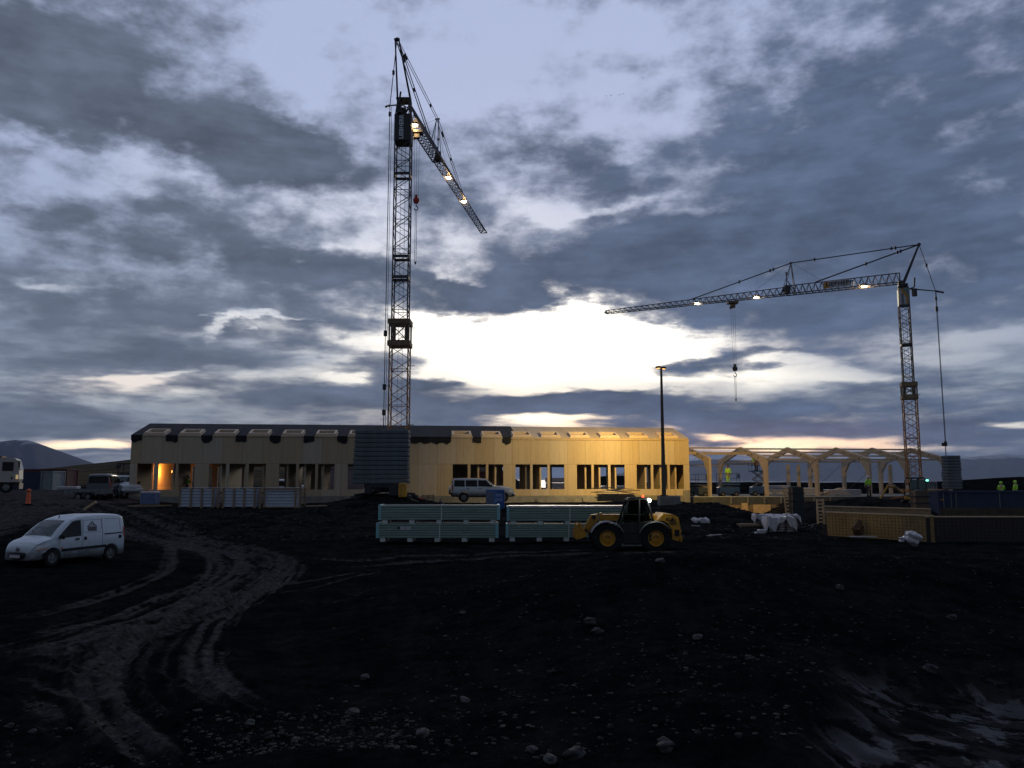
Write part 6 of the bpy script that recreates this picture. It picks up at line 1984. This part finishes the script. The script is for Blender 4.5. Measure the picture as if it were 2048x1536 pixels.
def bags(px0, px1, py0, py1, Y, label, seed, m=M_FOIL, covered=True):
    a = P(px0, py1, Y); b = P(px1, py1, Y); h = P(px0, py0, Y).z - a.z; w = b.x - a.x
    T = thing('bagged_pallet', label, 'pallet', ((a.x + b.x) / 2, Y, a.z), random.Random(seed).uniform(-.1, .1), 'pallets of bagged goods under plastic')
    mb = MB()
    for k in range(3): mb.box((0, .1 + k * .4, .10), (w, .1, .05))
    for k in range(3): mb.box((-w / 2 + .1 + k * (w - .2) / 2, .5, .04), (.1, 1.0, .08))
    mb.build('pallet', M_WOODD, T)
    rnd = random.Random(seed); rows = max(2, int(h / .16)); cols = max(2, int(w / .5))
    mb = MB()
    for r in range(rows):
        for c_ in range(cols):
            for d_ in (0.25, .75):
                mb.blob((-w / 2 + w * (c_ + .5) / cols + rnd.uniform(-.03, .03), d_, .16 + (h - .2) * (r + .5) / rows), (w / cols * .54, .27, (h - .2) / rows * .62), seed=rnd.randrange(999), sub=2, amp=.06)
    mb.build('bags', mat('paper bags', (.30, .27, .29), .7, var=.25, scale=3), T, 60)
    if covered:
        mb = MB(); rws = []
        for j in range(31):
            v = j / 30; row = []
            for i in range(53):
                u_ = i / 52
                x = (u_ - .5) * (w + .12); y = -.06 + v * 1.15; fold = .035 * math.sin(u_ * 37 + 5 * math.sin(v * 9)) * math.sin(v * 23 + u_ * 11) + .05 * math.sin(u_ * 17 + seed) * math.sin(v * 8)
                z = h + .04 + .05 * math.sin(u_ * 9 + seed) * math.cos(v * 5) + fold
                if j == 0: z = h * (.55 + .3 * math.sin(u_ * 7 + seed * 2) + .10 * math.sin(u_ * 23)); y = -.10 + .03 * math.sin(u_ * 31)
                if j == 1: y = -.08
                if j in (2, 3): z -= .03
                if i in (0, 52): z = h * (.35 + .25 * math.sin(v * 6 + seed)); x *= 1.02
                row.append((x, y, z))
            rws.append(row)
        mb.grid(rws); mb.build('plastic_cover', m, T, 80)
    return T
bags(1514, 1600, 1032, 1067, 49.5, 'large pallet of bags under crumpled white plastic, behind the smaller one', 1)
bags(1540, 1592, 1036, 1070, 47.3, 'smaller pallet of bags half covered by plastic in front of the large one', 2)
bags(1390, 1418, 1040, 1060, 50, 'bag pallet with white film just right of the loader', 3)
mb = MB(); rn = random.Random(8)
mb.box((0, .4, .1), (1.25, .8, .1)); mb.box((0, 0, .35), (1.25, .04, .12)); mb.box((0, .8, .35), (1.25, .04, .12)); mb.box((-.6, .4, .25), (.04, .8, .3)); mb.box((.6, .4, .25), (.04, .8, .3)); mb.box((0, .4, .30), (1.1, .7, .2))
simple('open_crate', mb, M_WOODD, P(1502, 1062, 48.5), 'low open crate with pale rim left of the bagged pallets', 'crate')
mb = MB(); mb.box((0, 0, .15), (.45, .4, .28), bev=.03); mb.blob((-.38, -.05, .07), (.2, .15, .09), 3); simple('foam_box', mb, M_FOIL, P(1524, 1069, 46.8), 'small white box with scrunched film in front of the bagged pallets', 'box')
mb = MB(); mb.blob((0, 0, .12), (.42, .32, .30), 5, 3, .28); mb.blob((-.40, -.02, .05), (.2, .2, .13), 9, 2, .3); simple('white_bag', mb, M_FOIL, P(1823, 1081, 38.5), 'crumpled white sack lying below the mesh shutter', 'sack')
mb = MB(); mb.box((0, .5, .06), (1.5, 1.0, .05), rz=.1); mb.box((.1, .4, .10), (1.2, .7, .03), rz=-.1); simple('scrap_sheet', mb, mat('dirty pale sheet', (.22, .22, .22), .6, var=.5, scale=4), P(1440, 1074, 46), 'dirty pale sheets flat on the ground right of the loader', 'sheet')
mb = MB(); mb.box((0, 0, .05), (1.4, .12, .06)); mb.box((.3, .1, .03), (1.0, .1, .05), rz=.1); simple('batten', mb, M_SIGNW, P(1726, 1075, 43.5), 'pale batten lying in front of the mesh shutter', 'timber')
mb = MB(); mb.blob((0, 0, .3), (.35, .3, .36), 4, 2, .25); mb.blob((.1, 0, .62), (.18, .16, .2), 6, 2, .25); simple('rusty_stump', mb, M_REBAR, P(1716, 1070, 44.5), 'rusty brown lump of scrap in front of the mesh shutter', 'scrap')
# machine parts heap next to the bags
mb = MB(); rnd = random.Random(3)
for k in range(14): mb.bar((rnd.uniform(-.6, .6), rnd.uniform(0, .6), rnd.uniform(0, .2)), (rnd.uniform(-.6, .6), rnd.uniform(0, .6), rnd.uniform(.1, .5)), rnd.uniform(.02, .06))
simple('scrap_heap', mb, M_STEELD, P(1618, 1062, 48), 'heap of dark scrap metal right of the bagged pallets', 'scrap')
# timber stacks on the slab
def stack_on_slab(px, n, w, h, rows_, label, rz=0, tilt=0):
    o = frm(cx_(px), n, 1.67)
    T = thing('timber_stack', label, 'timber', o, TH + rz)
    mb = MB()
    for k in range(rows_):
        mb.box((0, 0, h * (k + .5) / rows_), (w, .6, h / rows_ * .55), M=Matrix.Rotation(tilt, 4, 'Y'))
    mb.build('boards', M_WOOD, T)
    mb = MB()
    for x in (-w * .35, w * .35):
        for k in range(rows_): mb.box((x, 0, h * k / rows_ + .03), (.1, .6, h / rows_ * .35), M=Matrix.Rotation(tilt, 4, 'Y'))
    mb.build('spacer', M_WOODD, T)
stack_on_slab(1438, 4.5, 1.3, .95, 4, 'spaced stack of boards on the slab left of the blue lift')
stack_on_slab(1492, 4.5, 1.7, .95, 4, 'sagging stack of boards on the slab right of the blue lift', 0, .16)
stack_on_slab(1565, 5.5, 1.6, .25, 2, 'small dark stack of boards on the slab beside the slatted shutter')
stack_on_slab(1718, 6.0, 2.6, .5, 2, 'long white board bundle tilted on the slab left of the standing worker', .1, -.22)

# ================================================================ WORK PLATFORMS
def scissor(px, py_g, Y, lift, label, m=M_LIFTB, w=1.7):
    b = P(px, py_g, Y)
    T = thing('scissor_lift', label, 'lift', (b.x, Y, b.z))
    mb = MB(); mb.box((0, .6, .55), (w, 1.1, .7), bev=.06); mb.build('base', m, T)
    for x in (-w * .32, w * .32):
        for y in (.05, 1.15):
            wheel(T, x, y, .24, .16, -1 if y < .5 else 1, .13, M_STEELG)
    n = max(1, int(round(lift / .9)))
    mb = MB()
    for y in (.25, .95):
        for k in range(n):
            z0 = .9 + lift * k / n; z1 = .9 + lift * (k + 1) / n
            mb.bar((-w * .32, y, z0), (w * .32, y, z1), .045, 4); mb.bar((w * .32, y, z0), (-w * .32, y, z1), .045, 4)
    mb.build('scissor_arms', M_STEELD, T)
    z = .95 + lift
    mb = MB(); mb.box((0, .6, z), (w, 1.1, .12)); mb.build('platform', m, T)
    mb = MB()
    for zz_ in (z + .55, z + 1.05):
        for y in (.08, 1.12): mb.bar((-w / 2 + .03, y, zz_), (w / 2 - .03, y, zz_), .022)
        for x in (-w / 2 + .03, w / 2 - .03): mb.bar((x, .08, zz_), (x, 1.12, zz_), .022)
    for x in (-w / 2 + .03, 0, w / 2 - .03):
        for y in (.08, 1.12): mb.bar((x, y, z), (x, y, z + 1.05), .022)
    mb.build('guard_rail', m, T)
    mb = MB(); mb.box((w / 2 - .1, .1, z + .8), (.3, .2, .4), bev=.03); mb.build('control_box', m, T)
    return T, b, z
scissor(1398, 994, 77, .15, 'grey scissor lift lowered beside the hall corner', mat('grey lift paint', (.035, .05, .065), .5, var=.2), 2.0)
S2 = scissor(1460, 993, 77.5, .2, 'blue scissor lift, lowered, with a worker on its platform', w=2.0)
S3 = scissor(1521, 992, 78.5, 1.45, 'blue scissor lift raised high under the second frame with a worker on it', w=1.5)

# ================================================================ MINI EXCAVATOR
def excavator():
    Y = 63
    b = P(1846, 1013, Y)
    T = thing('excavator', 'small yellow excavator with glass cab digging left of the second crane', 'excavator', (b.x, Y, b.z))
    mb = MB()
    for y in (0, 1.3):
        prof = [(-1.0, .22), (-.85, .05), (.85, .05), (1.0, .22), (1.0, .32), (.85, .46), (-.85, .46), (-1.0, .32)]
        mb.prism(prof, y, y + .36)
    mb.build('track', M_RUB, T)
    mb = MB(); mb.box((.1, .85, .66), (1.6, 1.4, .32), bev=.05); mb.prism([(.5, .8), (1.0, .8), (1.05, 1.25), (.55, 1.35)], .2, 1.5); mb.build('upper_body', M_YEL, T)
    mb = MB()
    A = [(-.85, .82), (-.88, 1.75), (-.65, 2.18), (.28, 2.2), (.42, 1.9), (.45, .82)]
    for y in (.15, 1.1):
        for p, q in zip(A, A[1:] + A[:1]): mb.bar((p[0], y, p[1]), (q[0], y, q[1]), .045, 5)
        mb.bar((-.25, y, .82), (-.22, y, 2.18), .045, 5)
    for p in A: mb.bar((p[0], .15, p[1]), (p[0], 1.1, p[1]), .045, 5)
    mb.box((-.2, .62, 2.22), (1.0, 1.05, .07)); mb.box((-.2, .13, 1.0), (1.2, .03, .35)); mb.build('cab_frame', M_BLACK, T)
    mb = MB(); mb.box((-.53, .14, 1.62), (.54, .012, .9)); mb.box((.08, .14, 1.62), (.52, .012, .9)); mb.build('cab_window', mat('green tinted glass', (.03, .07, .06), .08, var=0, spec=.8), T)
    mb = MB(); mb.box((-.1, .62, 1.2), (.4, .45, .7)); mb.build('seat', M_BLACK, T)
    mb = MB(); mb.box((.50, .1, 2.02), (.16, .06, .10)); mb.build('cab_light', emis('green cab lamp', (.15, 1.0, .55), 5), T)
    mb = MB(); mb.bar((-.9, 1.25, 1.0), (-1.55, 1.25, 1.52), .12, 6, .10); mb.bar((-1.55, 1.25, 1.52), (-2.15, 1.25, 1.55), .10, 6, .09); mb.build('boom', M_YEL, T)
    mb = MB(); mb.bar((-2.05, 1.25, 1.60), (-2.75, 1.25, .55), .09, 6, .07); mb.build('dipper_arm', M_YEL, T)
    mb = MB(); mb.bar((-1.1, 1.15, 1.0), (-1.6, 1.15, 1.7), .04, 6); mb.bar((-1.7, 1.15, 1.72), (-2.2, 1.15, 1.66), .04, 6); mb.build('hydraulic_ram', M_STEELG, T)
    mb = MB(); mb.prism([(-2.70, .62), (-2.95, .40), (-3.0, .10), (-2.78, .02), (-2.5, .10), (-2.62, .45)], 1.0, 1.5); mb.build('bucket', M_STEELD, T)
excavator()

# ================================================================ WORKERS
def person(loc, face, label, jacket=M_HIVIS, trousers=M_DCLOTH, pose='stand', helmet=M_HELM, h=1.78, group='workers in hi-vis clothing'):
    """one continuous body grown on a joint skeleton; jacket, trousers, boots and helmet are worn on it"""
    s = h / 1.78
    lean = {'stand': 0.0, 'work': .12, 'bend': .75, 'reach': .05}[pose]
    hip = Vector((0, 0, .95)); 
    def tl(v):   # torso points lean forward about the hip (facing -y)
        v = Vector(v) - hip
        return hip + Vector((v.x, v.y * math.cos(lean) - v.z * math.sin(lean), v.z * math.cos(lean) + v.y * math.sin(lean)))
    J = {'pel': hip, 'wai': tl((0, 0, 1.10)), 'che': tl((0, 0, 1.33)), 'nec': tl((0, 0, 1.50)), 'hd0': tl((0, -.01, 1.60)), 'hd1': tl((0, -.02, 1.74))}
    arms = {'stand': ((.24, -.02, 1.16), (.25, -.10, .93)), 'work': ((.26, -.12, 1.18), (.17, -.36, 1.16)), 'bend': ((.22, -.16, 1.18), (.14, -.36, 1.0)), 'reach': ((.24, -.16, 1.36), (.18, -.30, 1.62))}[pose]
    E, F_ = [], []
    names = list(J); V = [J[k] for k in names]; Rr = [.155, .145, .165, .062, .085, .075]
    edges = [(0, 1), (1, 2), (2, 3), (3, 4), (4, 5)]
    def addv(p, r, par): V.append(Vector(p)); Rr.append(r); edges.append((par, len(V) - 1)); return len(V) - 1
    ends = {}
    for sx in (-1, 1):
        sh = addv(tl((sx * .19, 0, 1.44)), .070, 2); el = addv(tl((sx * arms[0][0], arms[0][1], arms[0][2])), .048, sh)
        wr_ = addv(tl((sx * arms[1][0], arms[1][1], arms[1][2])), .034, el)
        dn = (V[wr_] - V[el]).normalized()
        pm = addv(V[wr_] + dn * .07, .036, wr_)
        for k in range(4): addv(V[pm] + dn * (.075 + .01 * (k in (1, 2))) + Vector(((k - 1.5) * .017, -.012, 0)), .011, pm)
        addv(V[wr_] + dn * .07 + Vector((-sx * .045, -.025, 0)), .012, wr_)
        st = .10 if pose != 'work' else .14
        kn = addv((sx * st, -.03 if sx > 0 else .02, .50), .072, 0); an = addv((sx * (st + .01), .03, .09), .046, kn); addv((sx * (st + .02), -.13, .04), .040, an)
        ends[sx] = (sh, el, wr_, kn, an)
    def skin(vs, es, rs, name, m, parent=None, root=0):
        me = bpy.data.meshes.new(name); me.from_pydata([tuple(v * s) for v in vs], es, []); o = bpy.data.objects.new(name, me); COL.objects.link(o)
        md = o.modifiers.new('skin', 'SKIN'); sub = o.modifiers.new('sub', 'SUBSURF'); sub.levels = 1; sub.render_levels = 1
        for i, r in enumerate(rs):
            d = me.skin_vertices[0].data[i]; d.radius = (r * s, r * s * (.72 if r > .13 else 1)); d.use_root = (i == root)
        dg = bpy.context.evaluated_depsgraph_get(); me2 = bpy.data.meshes.new_from_object(o.evaluated_get(dg))
        COL.objects.unlink(o); bpy.data.objects.remove(o)
        me2.materials.clear(); me2.materials.append(m); me2.name = name; me2.shade_smooth()
        return link(bpy.data.objects.new(name, me2), parent)
    T = skin(V, edges, Rr, 'person', M_SKIN)
    # jacket
    vs = [J['pel'] - Vector((0, 0, .04)), J['wai'], J['che'], tl((0, 0, 1.47))]; rs = [.172, .165, .19, .085]; es = [(0, 1), (1, 2), (2, 3)]
    for sx in (-1, 1):
        sh, el, wr_, kn, an = ends[sx]
        b_ = len(vs); vs += [V[sh], V[el], V[el].lerp(V[wr_], .88)]; rs += [.088, .068, .052]; es += [(2, b_), (b_, b_ + 1), (b_ + 1, b_ + 2)]
    jk = skin(vs, es, rs, 'jacket', jacket, T)
    # trousers and boots
    vs = [J['pel'] + Vector((0, 0, .03))]; rs = [.165]; es = []
    for sx in (-1, 1):
        sh, el, wr_, kn, an = ends[sx]
        b_ = len(vs); vs += [Vector((sx * .10, 0, .80)), V[kn], V[an] + Vector((0, 0, .03))]; rs += [.105, .088, .068]; es += [(0, b_), (b_, b_ + 1), (b_ + 1, b_ + 2)]
    skin(vs, es, rs, 'trousers', trousers, T)
    for sx in (-1, 1):
        an = V[ends[sx][4]] * s
        mb = MB(); mb.box((an.x, an.y - .07, .05), (.11, .29, .10), bev=.03); mb.box((an.x, an.y + .0, .12), (.11, .13, .10), bev=.02); mb.build('boot', M_BLACK, T)
    hd = J['hd0'].lerp(J['hd1'], .55) * s
    mb = MB(); mb.lathe([(0, .125), (.06, .115), (.105, .07), (.122, .0), (.122, -.02), (.145, -.03), (.145, -.04)], tuple(hd + Vector((0, 0, .03))), n=18); mb.box(hd + Vector((0, -.13, -.005)), (.16, .10, .012)); mb.build('helmet', helmet, T, 50)
    # face: eyes, nose, mouth, ears
    mb = MB()
    for sx in (-1, 1): mb.blob((hd.x + sx * .032, hd.y - .078, hd.z - .02), (.011, .008, .008), 1, 1, 0)
    mb.build('eyes', M_BLACK, T)
    mb = MB(); mb.blob((hd.x, hd.y - .092, hd.z - .045), (.012, .018, .022), 1, 1, 0)
    for sx in (-1, 1): mb.blob((hd.x + sx * .088, hd.y, hd.z - .03), (.010, .02, .03), 1, 1, 0)
    mb.build('nose_and_ears', M_SKIN, T)
    mb = MB(); mb.box((hd.x, hd.y - .080, hd.z - .085), (.045, .01, .008)); mb.build('mouth', M_RED, T)
    if jacket is M_HIVIS:
        pass
    T.location = loc
    T.rotation_euler = (0, 0, face)
    tag(T, label, 'person', group)
    return T
hv = M_HIVIS
zt = S2[1].z + S2[2] + .06
person((P(1457, 960, 78).x, 78.1, zt), R(160), 'worker in yellow-green overalls standing on the lowered blue lift', trousers=hv, helmet=mat('black helmet', (.02, .02, .02), .4, var=0))
zt3 = S3[1].z + S3[2] + .06
person((P(1513, 930, 79).x, 79.1, zt3), R(200), 'worker in bright jacket bending over the rail of the raised lift', pose='bend')
p = P(1738, 991, 69); person((p.x, 69, p.z - .12), R(190), 'worker in yellow vest and dark trousers beside the excavator arm', pose='stand')
p = P(2003, 985, 68); person((p.x, 68, 3.3 - 5 * 68 / 1600 - 1.80), R(150), 'left of two workers behind the blue container, bending forward', pose='work', helmet=M_HIVIS)
p = P(2032, 985, 68); person((p.x, 68, 3.3 - 5 * 68 / 1600 - 1.72), R(210), 'right of two workers behind the blue container, arms down', pose='stand', helmet=M_HIVIS)
h_ = hall(ux(349), 4.5, FL); person(tuple(h_), R(90), 'worker in green jacket inside the lit left room of the hall', pose='work')

# machine standing at the left gable of the hall
def stand_machine():
    b = P(251, 990, 78)
    T = thing('mobile_platform', 'dark lifting machine half hidden behind the left gable of the hall', 'lift', (b.x, 78, b.z))
    mb = MB(); mb.box((0, 0, .7), (1.5, 1.2, .8), bev=.08); mb.build('base', M_STEELD, T)
    mb = MB()
    for x in (-.6, .6):
        for y in (-.5, .5): mb.bar((x, y, 1.0), (x, y, 3.0), .05)
    mb.box((0, 0, 2.1), (1.3, 1.1, .1)); mb.box((0, 0, 3.0), (1.4, 1.2, .1)); mb.bar((-.6, -.5, 1.1), (.6, -.5, 2.1), .04); mb.build('mast_cage', M_STEELD, T)
    mb = MB(); mb.box((-.5, -.6, 2.75), (.5, .3, .35), bev=.04); mb.build('control_box', M_STEELD, T)
stand_machine()
# a few sea birds high above the site
def birds():
    rnd = random.Random(12); proto = None
    spots = [((1239, 190), 'large dot-like bird at the right of a small flock in the upper sky'), ((1222, 191), 'bird flying just left of the largest one of the flock'),
             ((1247, 188), 'bird at the front of the flock, right of the largest one'), ((1285, 156), 'single bird high above the flock in the upper sky'), ((1212, 192), 'leftmost bird of the small flock in the upper sky')]
    for i, ((px, py), lb) in enumerate(spots):
        mb = MB(); mb.blob((0, 0, 0), (.07, .20, .07), 1, 2, .05)
        for s_ in (-1, 1):
            mb.prism([(s_ * .03, 0), (s_ * .25, .13), (s_ * .52, .05), (s_ * .25, .10)], -.07, .07)
        if proto is None: proto = mb.build('bird', M_BLACK); o = proto
        else: o = proto.copy(); link(o)
        o.location = P(px, py, 260 + 12 * i); o.rotation_euler = (0, 0, rnd.uniform(0, 6)); tag(o, lb, 'bird', 'flock of birds')
birds()
build_haze()
